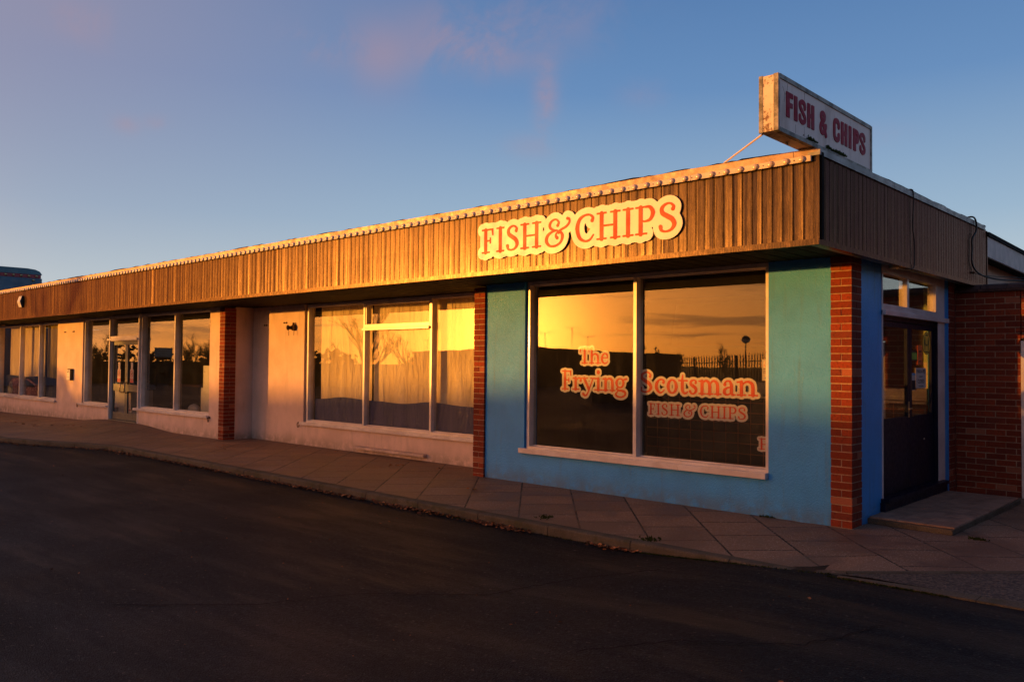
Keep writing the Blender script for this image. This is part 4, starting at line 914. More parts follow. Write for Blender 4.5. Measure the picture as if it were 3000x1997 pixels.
# ------------------------------------------------------------------ small things on the walls
def fittings():
    t = thing('alarm_light', (-20.8, -1.32, 2.93), 'white wedge-shaped lamp housing with dark edge on the far end of the fascia', 'wall light')
    o = link('housing', MB().prism([(-.0, 0), (-.0, .30), (-.035, .30), (-.075, .15), (-.035, 0)], 0, -.10, .088), 'black_plastic', t); o.matrix_parent_inverse = Matrix.Identity(4)
    f = link('lens', MB().prism([(-.037, .285), (-.0765, .15), (-.037, .015), (-.046, .010), (-.088, .15), (-.046, .29)], 0, -.13, .085), 'white_plastic', t); f.matrix_parent_inverse = Matrix.Identity(4)
    t = thing('ash_box', (-20.9, 0, 1.04), 'white and black cigarette bin fixed to the cream wall', 'ash bin')
    link('body', MB().prism([(-.004, 1.03), (-.004, 1.345), (-.06, 1.345), (-.085, 1.325), (-.085, 1.03)], 0, -21.17, -20.93), 'black_plastic', t, bevel=.006)
    link('front_panel', MB().box(-21.165, -20.935, -.093, -.0855, 1.035, 1.315), 'white_plastic', t, bevel=.004)
    s = MB(); s.box(-21.12, -21.08, -.0955, -.0935, 1.24, 1.275); s.box(-21.02, -20.98, -.0955, -.0935, 1.24, 1.275); s.box(-21.07, -21.03, -.0955, -.0935, 1.28, 1.30); s.box(-21.11, -20.99, -.0955, -.0935, 1.12, 1.126); link('slots', s, 'ink', t)
    t = thing('lamp_bracket', (-11.05, .6, 2.25), 'rusty round lamp fitting with broken glass tubes on the recessed cream wall', 'wall lamp')
    link('back_box', MB().lathe((-11.03, .622, 2.255), (0, -1, 0), [(0, .06), (.05, .06), (.06, .045)], 14), 'rust', t)
    link('lamp_holder', MB().lathe((-11.05, .56, 2.255), (-.75, -.5, 0), [(0, .035), (.06, .035), (.065, .05), (.085, .05), (.09, .03)], 12), 'rust', t)
    link('cable_entry', MB().lathe((-11.03, .59, 2.31), (0, 0, 1), [(0, .022), (.04, .022), (.045, .012)], 10), 'rust', t)
    w = MB(); w.tube([(-11.13, .55, 2.24), (-11.13, .55, 2.10)], .005, 5); w.tube([(-10.98, .57, 2.22), (-10.98, .57, 2.10)], .005, 5); link('wires', w, 'black_plastic', t)
    for i, (x, y, z, l) in enumerate(((-11.36, .62, 2.36, 'dark screw plugs left in the recessed wall beside the rusty lamp'), (-21.60, .0, 2.35, 'left pair of dark screw stubs above the cigarette bin'), (-20.96, .0, 2.355, 'right pair of dark screw stubs above the cigarette bin'), (-12.1, .62, 2.33, 'faint screw plugs in the shaded corner of the recess'))):
        m = MB()
        for dx in (-.045, .04): m.lathe((x+dx, y, z), (0, -1, 0), [(0, .018), (.015, .015), (.025, .006)], 8)
        m.box(x-.04, x+.04, y-.008, y-.001, z-.005, z+.004)
        tag(link('screw_plugs', m, 'rust'), l, 'screws', 'screw plugs left in the walls')
    for x, y, z, l in ((-20.50, 0, .40, 'rusty ring hook at the left end of the sill by the glazed door'), (-13.19, 0, .40, 'rusty shackle at the right end of the sill beside the brick pier'), (-10.80, .62, .40, 'rusty ring hook left of the curtained window sill')):
        m = MB(); m.lathe((x, y, z+.02), (0, -1, 0), [(0, .02), (.03, .018)], 8)
        m.tube([(x+.032*math.sin(a), y-.04, z-.02+.048*math.cos(a)) for a in [i*.5 for i in range(13)]], .008, 6)
        tag(link('ring_hook', m, 'rust'), l, 'hook', 'ring hooks beside the window sills')
    t = thing('timber_ledge', (-8, .6, .08), 'worn cream-painted ledge low on the wall under the curtained window', 'ledge')
    link('ledge', MB().prism([(.619, .118), (.54, .108), (.54, .062), (.619, .055)], 0, -8.94, -7.07), 'cream_render', t, bevel=.006)
    t = thing('hanging_cable', (.24, 1.2, 3), 'thin black cable looped down the middle of the side fascia', 'cable', 'black cables hanging on the side fascia')
    c = MB(); p = [(.15, 1.00, 3.48), (.236, 1.02, 3.485), (.243, 1.06, 3.44), (.238, 1.07, 3.30), (.230, 1.07, 3.1), (.236, 1.10, 2.95), (.233, 1.12, 2.80), (.236, 1.08, 2.66), (.20, .98, 2.635), (.12, .8, 2.66)]; c.tube(crv(p), .006, 6); link('cable', c, 'cable', t, smooth=True)
    t = thing('hanging_cable', (.24, 3.6, 3), 'thick black cable hanging at the far end of the side fascia', 'cable', 'black cables hanging on the side fascia')
    c = MB(); p = [(.12, 3.25, 3.47), (.240, 3.30, 3.50), (.255, 3.42, 3.46), (.250, 3.45, 3.34), (.236, 3.32, 3.22), (.236, 3.32, 3.1), (.236, 3.30, 2.95), (.24, 3.38, 2.86), (.26, 3.55, 2.80), (.30, 3.8, 2.77), (.4, 4.2, 2.76), (.6, 4.9, 2.79)]; c.tube(crv(p), .011, 6)
    c2 = MB(); c2.tube(crv([(.23, 3.40, 2.80), (.25, 3.5, 2.79), (.30, 3.75, 2.785), (.5, 4.5, 2.81), (.7, 5.2, 2.84)]), .005, 5); link('cable', c, 'cable', t, smooth=True); link('thin_wire', c2, 'cable', t)
    link('eye_bolt', MB().lathe((.222, 3.38, 2.80), (1, 0, 0), [(0, .015), (.02, .015), (.03, .01)], 8), 'rust', t)
    t = thing('soffit_lamp', (.12, .78, 2.65), 'small round lamp under the side soffit above the shop door', 'light')
    link('lamp_rim', MB().lathe((.125, .80, 2.66), (0, 0, -1), [(0, .055), (.03, .05), (.034, .03)], 14), 'brass', t)
def crv(p, n=6): return [tuple(q) for q, _ in crom3(p, n)]
def crom3(p, n):
    P = [2*np.array(p[0])-np.array(p[1])] + [np.array(q, float) for q in p] + [2*np.array(p[-1])-np.array(p[-2])]; out = []
    for i in range(1, len(P)-2):
        a, b, c, d = P[i-1:i+3]
        for k in range(n):
            t = k/n; out.append((.5*((2*b)+(-a+c)*t+(2*a-5*b+4*c-d)*t*t+(-a+3*b-3*c+d)*t**3), 0))
    out.append((P[-2], 0)); return out
fittings()

def notices():
    X = -.0655
    t = thing('distance_sticker', (X, 2.57, 1.88), 'round yellow keep-your-distance sticker with two black figures on the door glass', 'sticker')
    def disc(r, w, x): m = MB(); m.lathe((x, 2.50, 1.885), (1, 0, 0), [(0, r), (w, r)], 40); return m
    def sq(mb, s=.92):
        for i, v in enumerate(mb.v): mb.v[i] = (v[0], 2.50+(v[1]-2.50)*s, v[2])
        return mb
    link('disc', disc(.140, .001, X), 'ink', t); link('yellow_face', disc(.133, .0012, X+.001), 'yellow_vinyl', t)
    f = MB()
    for cy, sk in ((2.435, 1), (2.565, 0)):
        f.lathe((X+.0025, cy, 1.945), (1, 0, 0), [(0, .011), (.0008, .011)], 12)
        poly = [(cy-.016, 1.93), (cy+.016, 1.93), (cy+(.024 if sk else .016), 1.865), (cy+.010, 1.865), (cy+.009, 1.80), (cy-.009, 1.80), (cy-.010, 1.865), (cy-(.024 if sk else .016), 1.865)]
        f.prism(poly, 0, X+.0025, X+.0033)
    f.prism([(2.465, 1.862), (2.48, 1.882), (2.48, 1.868), (2.52, 1.868), (2.52, 1.882), (2.535, 1.862), (2.52, 1.842), (2.52, 1.856), (2.48, 1.856), (2.48, 1.842)], 0, X+.0025, X+.0033)
    link('figures', f, 'ink', t); small_text('wording', '2 METRES', .022, 2.50, 1.975, 'ink', t, side(X+.003)); small_text('wording', 'KEEP YOUR DISTANCE', .017, 2.50, 1.775, 'ink', t, side(X+.003))
    def sheet(name, label, y0, y1, z0, z1, mat, lines, cat='notice', x=X):
        t = thing(name, (x, (y0+y1)/2, z0), label, cat); link('sheet', MB().box(x-.0005, x+.0005, y0, y1, z0, z1), mat, t)
        for (txt, size, v, m) in lines: small_text('wording', txt, size, (y0+y1)/2, v, m, t, side(x+.0012))
        return t
    sheet('door_notice', 'orange notice with dark writing at eye height on the door glass', 2.175, 2.345, 1.625, 1.855, 'orange_paper', [('open', .05, 1.77, 'ink'), ('STOP', .05, 1.72, 'red_ink'), ('please wait', .022, 1.66, 'ink')])
    sheet('door_notice', 'grey paper notice reading PUKKA-PIES and CLOSED on the door glass', 2.10, 2.475, 1.345, 1.585, 'paper', [('PUKKA-PIES', .062, 1.525, 'ink'), ('we are now', .024, 1.478, 'ink'), ('CLOSED', .066, 1.405, 'ink'), ('sorry for any inconvenience', .016, 1.366, 'ink')], x=X+.001)
    sheet('door_notice', 'small black and lime green sticker left of the orange notice', 1.965, 2.165, 1.665, 1.795, 'black_plastic', [])
    link('green_panel', MB().box(X+.0008, X+.0014, 1.968, 2.150, 1.685, 1.765), 'lime', bpy.data.objects['door_notice.002'])
    t = sheet('door_notice', 'narrow blue and white card sign reading opening details beside the grey notice', 1.965, 2.095, 1.325, 1.525, 'paper', [], x=X)
    link('blue_band', MB().box(X+.0008, X+.0014, 1.967, 2.093, 1.50, 1.524), 'sky_ink', t); link('dark_band', MB().box(X+.0008, X+.0014, 1.967, 2.093, 1.33, 1.44), 'ink', t)
    for k, (x0, lab) in enumerate(((-18.19, 'red and white no-dogs sticker on the left leaf of the glazed door'), (-17.43, 'red and white no-dogs sticker on the right leaf of the glazed door'))):
        Y = .0855; t = thing('no_dogs_sticker', (x0, Y, 1.04), lab, 'sticker', 'red and white stickers on the glazed door'); x1 = x0+.19
        link('sheet', MB().box(x0, x1, Y-.0005, Y+.001, 1.045, 1.365), 'paper', t); link('upper_strip', MB().box(x0+.035, x1-.035, Y-.0005, Y+.001, 1.366, 1.54), 'paper', t)
        link('red_panel', MB().box(x0+.005, x1-.005, Y-.0018, Y-.0008, 1.05, 1.145), 'red_ink', t)
        small_text('wording', 'NO DOGS', .036, (x0+x1)/2, 1.105, 'paper', t, front(Y-.0028)); small_text('wording', 'ALLOWED', .03, (x0+x1)/2, 1.068, 'paper', t, front(Y-.0028))
        r = MB(); cx, cz = (x0+x1)/2, 1.26; n = 28
        for i in range(n):
            a, b = 2*math.pi*i/n, 2*math.pi*(i+1)/n
            r.quad((cx+.078*math.cos(a), Y-.002, cz+.09*math.sin(a)), (cx+.078*math.cos(b), Y-.002, cz+.09*math.sin(b)), (cx+.060*math.cos(b), Y-.002, cz+.07*math.sin(b)), (cx+.060*math.cos(a), Y-.002, cz+.07*math.sin(a)))
        r.quad((cx-.052, Y-.0022, cz+.048), (cx-.040, Y-.0022, cz+.058), (cx+.052, Y-.0022, cz-.048), (cx+.040, Y-.0022, cz-.058)); link('red_ring', r, 'red_ink', t)
        d = MB().prism([(cx-.035, cz-.05), (cx-.03, cz+.0), (cx+.005, cz+.01), (cx+.02, cz+.045), (cx+.045, cz+.03), (cx+.03, cz+.01), (cx+.028, cz-.05), (cx+.016, cz-.05), (cx+.012, cz-.015), (cx-.018, cz-.015), (cx-.022, cz-.05)], 1, Y-.0017, Y-.0009); link('dog_figure', d, 'ink', t)
notices()

# ------------------------------------------------------------------ inside the units
def cloth_sheet(x0, x1, z_of, y, amp, mat, name, parent, seed=1, rows=14, zb=.47):
    r = random.Random(seed); ph = [(r.uniform(3, 14), r.uniform(0, 6), r.uniform(.4, 1)) for _ in range(6)]; m = MB(); n = int((x1-x0)/.03)
    for j in range(rows+1):
        for i in range(n+1):
            x = x0+(x1-x0)*i/n; zt, z0 = z_of(x); z = z0+(zt-z0)*j/rows; slant = .25*(z-1.5)
            d = sum(a*math.sin(f*(x+slant*.4)+p+z*.5) for f, p, a in ph)/3; m.v.append((x, y+amp*d*(.5+.5*abs(math.sin(x*1.3))), z))
    for j in range(rows):
        for i in range(n): a = j*(n+1)+i; m.f.append((a, a+1, a+n+2, a+n+1))
    return link(name, m, mat, parent, smooth=True)
def interiors():
    wav = lambda x: .915+.022*math.sin(x*2.6+1.0)+.010*math.sin(x*5)
    t = thing('hung_cloth', (-8, .85, 2.6), 'cream cloth above a slate-blue cloth hung inside the three-light window', 'curtain')
    cloth_sheet(-10.44, -8.84, lambda x: (2.66, wav(x)-.02), .84, .026, 'cream_cloth', 'cream_cloth', t, 2); cloth_sheet(-8.80, -5.36, lambda x: (2.66, wav(x)-.02), .84, .026, 'cream_cloth', 'cream_cloth', t, 3)
    cloth_sheet(-10.56, -5.36, lambda x: (wav(x), .46), .805, .008, 'blue_cloth', 'blue_cloth', t, 5)
    t = thing('hung_cloth', (-25, .3, 2.6), 'pale cloth with navy hem and an ochre curtain inside the far left window', 'curtain')
    cloth_sheet(-27.6, -24.3, lambda x: (2.62, 1.0), .34, .012, 'cream_cloth', 'pale_cloth', t, 7); cloth_sheet(-23.80, -22.75, lambda x: (2.62, 1.0), .26, .03, 'ochre_cloth', 'ochre_curtain', t, 9); cloth_sheet(-27.6, -22.25, lambda x: (1.06+.02*math.sin(x*2), .44), .24, .01, 'navy_cloth', 'navy_hem', t, 8)
    t = thing('car_cutout', (-25.6, .30, .5), 'flat purple and silver car shape standing in for a reflected car, low in the far left window', 'car cutout')  # thin cutout set behind the pane in place of a car's reflection
    link('body', MB().prism([(-27.2, .40), (-27.25, .62), (-27.1, .84), (-26.8, .98), (-26.0, 1.01), (-25.2, .98), (-24.5, .82), (-23.95, .78), (-23.9, .40)], 1, .19, .215), 'car_cutout_body', t, bevel=.01)
    link('side_window', MB().prism([(-26.0, .74), (-26.0, .95), (-25.4, .95), (-24.75, .82), (-24.6, .74)], 1, .186, .189), 'car_glass', t)
    link('tail', MB().prism([(-27.24, .50), (-27.22, .70), (-27.05, .86), (-26.8, .90), (-26.72, .60), (-26.8, .50)], 1, .184, .189), 'car_silver', t)
    t = thing('chest_freezer', (-19.3, 1.2, 0), 'white bin-shaped cabinet with blue lid behind the pane left of the glazed door', 'freezer')
    link('cabinet', MB().prism([(-19.85, .06), (-19.85, .92), (-19.55, .94), (-19.2, .86), (-18.9, .80), (-18.9, .06)], 1, .55, 1.3), 'white_plastic', t, bevel=.02)
    link('lid', MB().prism([(-19.87, .93), (-19.85, 1.02), (-19.5, 1.03), (-19.1, .95), (-18.8, .93), (-18.8, .81), (-19.2, .87), (-19.55, .95)], 1, .53, 1.32), 'teal_plastic', t, bevel=.01)
    t = thing('board', (-13.9, .4, 0), 'plain white board standing inside the right pane by the brick pier', 'board')
    link('panel', MB().box(-14.36, -13.50, .42, .45, .46, 1.49), 'white_plastic', t, bevel=.004)
    n = MB()
    for x, z in ((-14.30, 1.35), (-13.56, 1.35), (-14.30, .9), (-13.56, .9)): link('screw', MB().lathe((x, .419, z), (0, -1, 0), [(0, .01), (.003, .008)], 6), 'ink', t)
    m = MB(); m.lathe((-14.72, .40, .44), (0, 0, 1), [(0, .20), (.05, .22), (.12, .21), (.17, .12), (.19, .02)], 18)
    for i, v in enumerate(m.v): m.v[i] = (v[0], .40+(v[1]-.40)*.45, v[2])
    tag(link('cushion', m, 'paper', smooth=True), 'pale rounded cushion resting on the sill by the white board', 'cushion')
    t = thing('table', (-15.8, 1.2, 0), 'small dark table with a brown edge inside the left pane of the double window', 'table')
    link('table_top', MB().box(-16.55, -15.3, .8, 1.5, .98, 1.02), 'rust', t)
    for x, y in ((-16.5, .85), (-15.4, .85), (-16.5, 1.45), (-15.4, 1.45)): link('leg', MB().box(x, x+.05, y-.03, y+.03, .06, .979), 'soffit', t)
    t = thing('pedestal', (-15.2, .9, 0), 'pale narrow cabinet behind the mullion of the double window', 'cabinet'); link('carcass', MB().box(-15.02, -14.72, .7, 1.1, .06, 1.02), 'room_ceiling', t, bevel=.01)
    link('door_panel', MB().box(-15.0, -14.74, .69, .699, .1, .98), 'white_plastic', t)
    t = thing('floor_sign', (-17.95, .35, .06), 'white folding notice board with red writing standing behind the glazed door', 'sign board')
    link('board', MB().prism([(-18.14, .30), (-17.72, .30), (-17.78, .78), (-18.02, .78)], 1, .25, .262), 'paper', t); link('red_band', MB().box(-18.10, -17.75, .2475, .2495, .345, .375), 'red_ink', t)
    for txt, z, q in (('DUE', .71, .055), ('TO THE', .62, .05), ('ARCADE', .545, .05), ('WILL BE', .48, .05), ('CLOSED', .42, .05)): small_text('wording', txt, q, -17.94, z, 'red_ink', t, front(.2485))
    # chip shop
    t = thing('serving_counter', (-2.6, 2.3, 0), 'black tiled counter with orange grout and steel top inside the chip shop', 'counter')
    link('counter_front', MB().box(-4.4, -.205, 2.95, 3.4, .06, 1.12), 'dark_tile', t); link('steel_top', MB().box(-4.42, -.203, 2.92, 3.42, 1.122, 1.16), 'steel', t, bevel=.004); link('warming_cabinet', MB().box(-1.5, -.21, 3.0, 3.38, 1.161, 1.32), 'steel', t, bevel=.006)
    t = thing('frying_range', (-2.8, 3.5, 0), 'steel frying range with a splash hood against the back wall of the chip shop', 'range')
    link('cabinet', MB().box(-4.3, -1.3, 3.6, 3.95, .06, 1.35), 'steel', t, bevel=.01); link('hood', MB().prism([(3.5, 1.9), (3.98, 1.9), (3.98, 2.6), (3.65, 2.6)], 0, -4.3, -1.3), 'soffit', t)
    t = thing('tiled_wall', (-.5, 3.2, 0), 'short inner wall with cream tiles below pale green paint beyond the door glass', 'wall')
    link('tiles', MB().box(-.505, -.202, 3.85, 3.98, .06, 1.66), 'cream_tile', t); link('plaster', MB().box(-.505, -.202, 3.852, 3.98, 1.661, 2.72), 'pale_green', t)
interiors()

# ------------------------------------------------------------------ what stands on the far side of the car park (seen in the glass) and beyond the roof
def V(az, d): return Vector((3.16-d*math.sin(R(az)), 8.47-d*math.cos(R(az)), 0))
def bare_tree(az, d, h, spread, label, seed, lean=0, pos=None):
    p = pos or V(az, d); r = random.Random(seed); T = thing('bare_tree', (p.x, p.y, -.2), label, 'tree', 'bare winter trees across the car park'); tr = MB(); cr = MB()
    def grow(mb, p, d, l, rad, lev):
        pts = [p]; rr = [rad]; q = p.copy(); dd = d.copy(); n = 4 if lev < 2 else 3
        for i in range(n):
            dd = (dd + Vector((r.uniform(-1, 1), r.uniform(-1, 1), r.uniform(-.3, .7)))*.16).normalized(); q = q + dd*l/n; pts.append(q); rr.append(rad*(1-.55*(i+1)/n))
        mb.tube(pts, rr, 5 if lev < 2 else 3, False)
        if lev >= 5: return
        k = (5, 4, 4, 3, 3, 0)[lev]
        for i in range(k):
            t = r.uniform(.35, 1.0); a = pts[min(n, int(t*n)+0)]; nd = (dd + Vector((r.uniform(-1, 1), r.uniform(-1, 1), r.uniform(-.2, .8)))*spread).normalized()
            grow(cr, a, nd, l*r.uniform(.55, .78), max(.006, rad*.5), lev+1)
    grow(tr, Vector((0, 0, 0)), Vector((lean, 0, 1)), h*.34, h*.022, 0)
    for nm, mb in (('trunk', tr), ('crown', cr)): o = link(nm, mb, 'bark', T); o.matrix_parent_inverse = Matrix.Identity(4)
def hedge(path, h, w, label, seed, name='hedge', density=330, leaf=.07):
    r = random.Random(seed); m = MB()
    for (a, b) in zip(path[:-1], path[1:]):
        L = (b-a).length; t = (b-a).normalized(); nn = Vector((-t.y, t.x, 0))
        for _ in range(int(L*density/10*h)):
            u = r.uniform(0, L); hh = h*(1+.16*math.sin(u*.9+seed)+.10*math.sin(u*2.7)+.12*math.sin(u*.33)); z = hh*(r.random()**.6); v = r.uniform(-w, w)*math.sqrt(max(.05, 1-(z/hh)**3))
            c = a+t*u+nn*v+Vector((0, 0, z-.2)); q = leaf*r.uniform(.6, 1.8); e1 = Vector((r.uniform(-1, 1), r.uniform(-1, 1), r.uniform(-1, 1))).normalized()*q; e2 = e1.orthogonal().normalized()*q*.7
            m.quad(tuple(c-e1-e2), tuple(c+e1-e2), tuple(c+e1+e2), tuple(c-e1+e2))
        for k in range(int(L*1.3)):
            u = r.uniform(0, L); c = a+t*u; m.tube([tuple(c+Vector((0, 0, -.2))), tuple(c+Vector((r.uniform(-.2, .2), r.uniform(-.2, .2), h*r.uniform(.9, 1.18))))], [.02, .006], 3, False)
        core = MB(); 
        p, q = a, b; x = nn*w*.45
        n = len(m.v); m.v += [tuple(p-x-Vector((0, 0, .2))), tuple(q-x-Vector((0, 0, .2))), tuple(q+x-Vector((0, 0, .2))), tuple(p+x-Vector((0, 0, .2))), tuple(p-x+Vector((0, 0, h*.66))), tuple(q-x+Vector((0, 0, h*.66))), tuple(q+x+Vector((0, 0, h*.66))), tuple(p+x+Vector((0, 0, h*.66)))]
        m.f += [tuple(n+i for i in f) for f in ((4, 5, 6, 7), (0, 1, 5, 4), (1, 2, 6, 5), (2, 3, 7, 6), (3, 0, 4, 7))]
    return tag(link(name, m, 'foliage'), label, 'hedge')
def surroundings():
    b = thing('flat_roofed_building', (-45, -48, 0), 'long low flat-roofed brick building with aerials across the car park', 'building')
    P = [V(50.5, 95), V(42, 60), V(31.8, 100), V(42, 130)]; poly = [(p.x, p.y) for p in P]
    link('wall', MB().prism(poly, 2, -.3, 2.64), 'far_brick', b); c = sum(P, Vector())/4
    link('roof', MB().prism([((x-c.x)*1.005+c.x, (y-c.y)*1.005+c.y) for x, y in poly], 2, 2.641, 2.81), 'felt', b)
    for az, d, h, e, lab in ((40.9, 62, 1.1, .8, 'faint television aerial nearest the setting sun'), (39.1, 66, 1.65, 1.1, 'tallest television aerial with two grids on the flat roof'), (38.0, 68, 1.05, .9, 'television aerial right of the tallest one on the flat roof'), (49.6, 92, 1.3, 1.0, 'television aerial on the far left end of the flat roof')):
        p = V(az, d); t = thing('television_aerial', (p.x, p.y, 2.81), lab, 'aerial', 'television aerials on the flat roof'); m = MB(); m.tube([(0, 0, 0), (0, 0, h)], .018, 5); link('mast', m, 'aluminium', t).matrix_parent_inverse = Matrix.Identity(4)
        a = MB(); a.tube([(-.35*e, .3, h*.96), (.55*e, -.4, h*.99)], .012, 4)
        for k in range(9):
            q = k/8; x = -.3*e+.8*e*q; y = .27-.63*q; a.tube([(x-.12, y-.14, h*.97), (x+.12, y+.14, h*.97)], .006, 3); a.tube([(x, y, h*.97-.14), (x, y, h*.97+.14)], .006, 3)
        if e > .95: a.tube([(0, 0, h*.7), (.6, -.45, h*.72)], .012, 4); [a.tube([(.6*k/6, -.45*k/6, h*.71-.22), (.6*k/6, -.45*k/6, h*.71+.22)], .006, 3) for k in range(7)]
        link('elements', a, 'aluminium', t).matrix_parent_inverse = Matrix.Identity(4)
    # palisade fence
    f = thing('palisade_fence', (-20, -35, 0), 'tall steel palisade fence with pointed pales across the car park', 'fence'); A, D = V(22.0, 40), V(31.9, 46); L = (D-A).length; t = (D-A).normalized(); n = Vector((-t.y, t.x, 0)); m = MB(); k = 0; u = 0
    while u < L:
        c = A+t*u; w = .038
        pts = [c-t*w, c-t*w*.2+n*.012, c+t*w*.2+n*.012, c+t*w]; z0, z1 = -.1, 2.30-.42*u/L
        q = len(m.v); 
        for zz in (z0, z1): m.v += [(p.x, p.y, zz) for p in pts]
        m.v.append((c.x, c.y, z1+.15)); m.f += [(q, q+1, q+5, q+4), (q+1, q+2, q+6, q+5), (q+2, q+3, q+7, q+6), (q+4, q+5, q+8), (q+5, q+6, q+8), (q+6, q+7, q+8)]; u += .17
    link('pales', m, 'fence_steel', f)
    m = MB()
    for z in (.35, 2.0): m.tube([tuple(A+Vector((0, 0, z))-n*.03), tuple(D+Vector((0, 0, z-.36))-n*.03)], .03, 4)
    link('rails', m, 'fence_steel', f); m = MB(); u = 0
    while u < L: c = A+t*u-n*.07; m.box(c.x-.05, c.x+.05, c.y-.05, c.y+.05, -.2, 2.36-.42*u/L); u += 2.75
    link('posts', m, 'fence_steel', f)
    # street lamp
    p = V(27.5, 60); s = thing('street_lamp', (p.x, p.y, -.1), 'globe-topped street lamp beyond the palisade fence', 'street lamp'); m = MB(); m.tube([(0, 0, 0), (0, 0, 3.2)], [.06, .035], 8); link('post', m, 'fence_steel', s).matrix_parent_inverse = Matrix.Identity(4)
    link('globe', MB().lathe((0, 0, 3.2), (0, 0, 1), [(0, .08), (.1, .24), (.25, .30), (.26, .31)], 14), 'vinyl_cream', s).matrix_parent_inverse = Matrix.Identity(4); link('cap', MB().lathe((0, 0, 3.461), (0, 0, 1), [(0, .31), (.14, .26), (.25, .13), (.29, .02)], 14), 'fence_steel', s).matrix_parent_inverse = Matrix.Identity(4)
    bare_tree(28.7, 74, 5.6, .62, 'bushy bare tree behind the palisade fence', 3); bare_tree(31.7, 112, 5.4, .6, 'small bare tree at the far end of the palisade fence', 4)
    bare_tree(54.2, 46, 10.0, .60, 'large bare tree with spreading branches, biggest across the car park', 8); bare_tree(51.3, 60, 6.4, .60, 'bare tree just right of the biggest one', 12)
    bare_tree(69.6, 70, 5.6, .62, 'bare tree above the hedge seen in the pane left of the glazed door', 15); bare_tree(64.2, 70, 5.4, .62, 'round-headed bare tree above the hedge left of the billboard', 16); bare_tree(63.0, 66, 5.6, .6, 'bare tree at the right end of the long hedge', 17); bare_tree(58, 75, 5.2, .6, 'slim bare tree between the billboard and the biggest tree', 18)
    hedge([V(80, 75), V(74, 72), V(68, 70), V(60, 66), V(55, 58)], 2.25, 1.6, 'long ragged dark hedge along the left side of the car park', 1, density=210, leaf=.16)
    hedge([V(47, 50), V(43, 46)], 1.7, .8, 'low scruffy hedge before the flat-roofed building', 2, density=260, leaf=.10); hedge([V(37.5, 38), V(33.2, 40)], 2.0, .7, 'tall weedy shrubs in front of the right end of the flat-roofed building', 5, name='shrub', density=260, leaf=.07)
    p = V(74.0, 68); t = thing('conifer', (p.x, p.y, -.2), 'small pointed conifer standing above the hedge', 'tree'); m = MB(); r = random.Random(4)
    for _ in range(900):
        z = r.uniform(.5, 3.1); q = (3.2-z)*.33*math.sqrt(r.random()); a = r.uniform(0, 6.28); c = Vector((q*math.cos(a), q*math.sin(a), z)); e = Vector((r.uniform(-1, 1), r.uniform(-1, 1), r.uniform(-1, .2))).normalized()*.12; g = e.orthogonal().normalized()*.06; m.quad(tuple(c-e-g), tuple(c+e-g), tuple(c+e+g), tuple(c-e+g))
    link('crown', m, 'foliage', t).matrix_parent_inverse = Matrix.Identity(4); m = MB(); m.tube([(0, 0, 0), (0, 0, 2.8)], [.09, .02], 6); link('trunk', m, 'bark', t).matrix_parent_inverse = Matrix.Identity(4)
    p = V(73.4, 60); t = thing('storage_container', (p.x, p.y, -.2), 'dark box-like container behind the car park seen in the far left window', 'container'); link('body', MB().box(-.6, .6, -1.2, 1.2, 0, 2.25), 'soffit', t, bevel=.03).matrix_parent_inverse = Matrix.Identity(4); link('roof', MB().box(-.65, .65, -1.25, 1.25, 2.251, 2.32), 'felt', t).matrix_parent_inverse = Matrix.Identity(4)
    p = V(66.0, 60); t = thing('billboard', (p.x, p.y, -.2), 'grey billboard with rows of faint writing beside the hedge', 'billboard'); x = MB().box(-.03, .03, -.62, .62, 2.0, 2.65); link('panel', x, 'sign_frame', t).matrix_parent_inverse = Matrix.Identity(4)
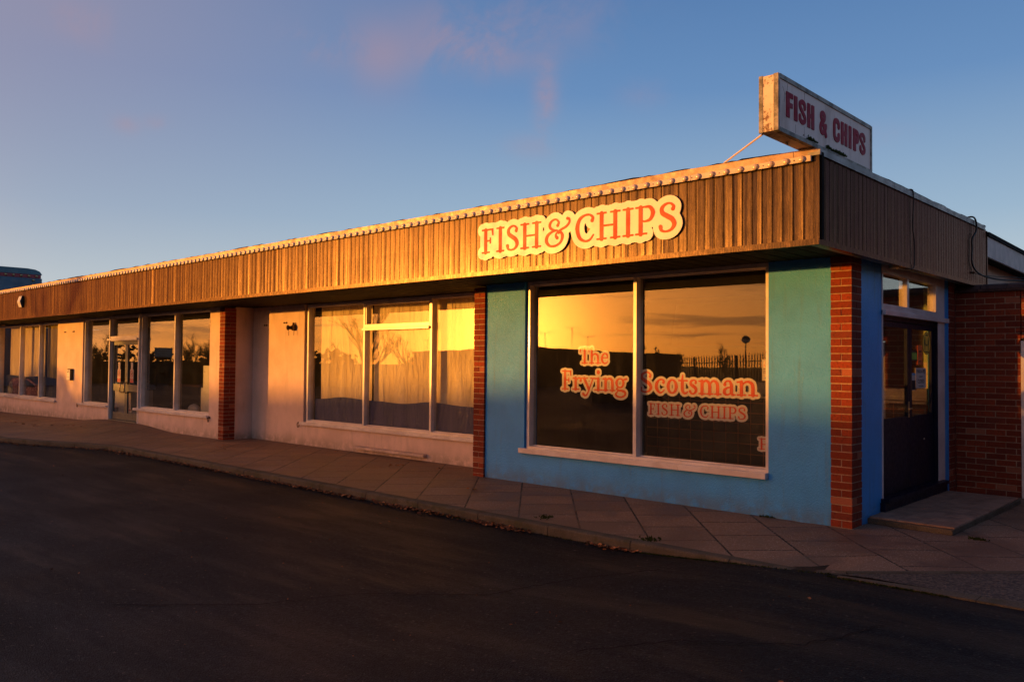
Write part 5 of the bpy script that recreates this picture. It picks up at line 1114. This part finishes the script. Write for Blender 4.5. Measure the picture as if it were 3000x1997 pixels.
    q = MB(); [q.box(.031, .036, -.5, .5, 2.1+.12*k, 2.15+.12*k) for k in range(4)]; link('writing', q, 'paper', t).matrix_parent_inverse = Matrix.Identity(4); q = MB(); [q.box(-.04, .02, y, y+.08, 0, 2.0) for y in (-.5, .42)]; link('posts', q, 'bark', t).matrix_parent_inverse = Matrix.Identity(4)
    nb = thing('sky_screen_building', (14, -2, 0), 'plain brick building added out of view on the right to block low sky', 'building')  # unseen building, added to keep sky light off the side wall
    link('wall', MB().box(12, 20, -60, 16, -.3, 4.9), 'far_brick', nb); link('roof', MB().box(11.8, 20.2, -60.2, 16.2, 4.901, 5.15), 'felt', nb)
    for y in range(-20, 16, 4):
        for z in (1.0,): w = link('window_frame', MB().box(11.95, 12.0, y, y+1.6, z, z+1.5), 'white_paint', nb); link('pane', MB().box(11.93, 11.949, y+.08, y+1.52, z+.08, z+1.42), 'car_glass', w)
    # fairground wagon beyond the left end of the roof
    t = thing('fairground_wagon', (-32, -1, 0), 'dark blue fairground wagon with rounded roof and red trim behind the far roof end', 'wagon')
    x0, x1, y0, y1 = -34.4, -31.6, -3.4, 2.45
    link('body', MB().box(x0, x1, y0, y1+.02, .6, 4.66), 'wagon_blue', t)
    link('trim', MB().box(x0-.01, x1+.012, y0, y1-.02, 4.665, 4.79), 'wagon_red', t)
    prof = [(y0, 4.80), (y0, 5.02), (y1-.5, 5.02), (y1-.22, 4.99), (y1-.06, 4.92), (y1+.02, 4.80)]; link('roof', MB().prism(prof, 0, x0, x1+.02), 'wagon_roof', t, smooth=False)
    b = MB().lathe((0, 0, 0), (1, 0, 0), [(0, .045), (.02, .05), (.05, .042), (.065, .01)], 10).mesh('bulb', True); b.materials.append(M['brass'])
    spots = [(y1-.18-.26*i, 4.735) for i in range(12)]+[(y1-.28, 4.58-.17*k) for k in range(4)]+[(y1-1.72, 4.60-.17*k) for k in range(5)]
    for y, z in spots: o = bpy.data.objects.new('bulb', b); COL.objects.link(o); o.parent = t; o.location = Vector((x1+.013, y, z))-t.location
    link('wheels', MB().lathe((x1-.3, -2, .4), (1, 0, 0), [(0, .5), (.25, .5)], 20), 'black_plastic', t)
surroundings()
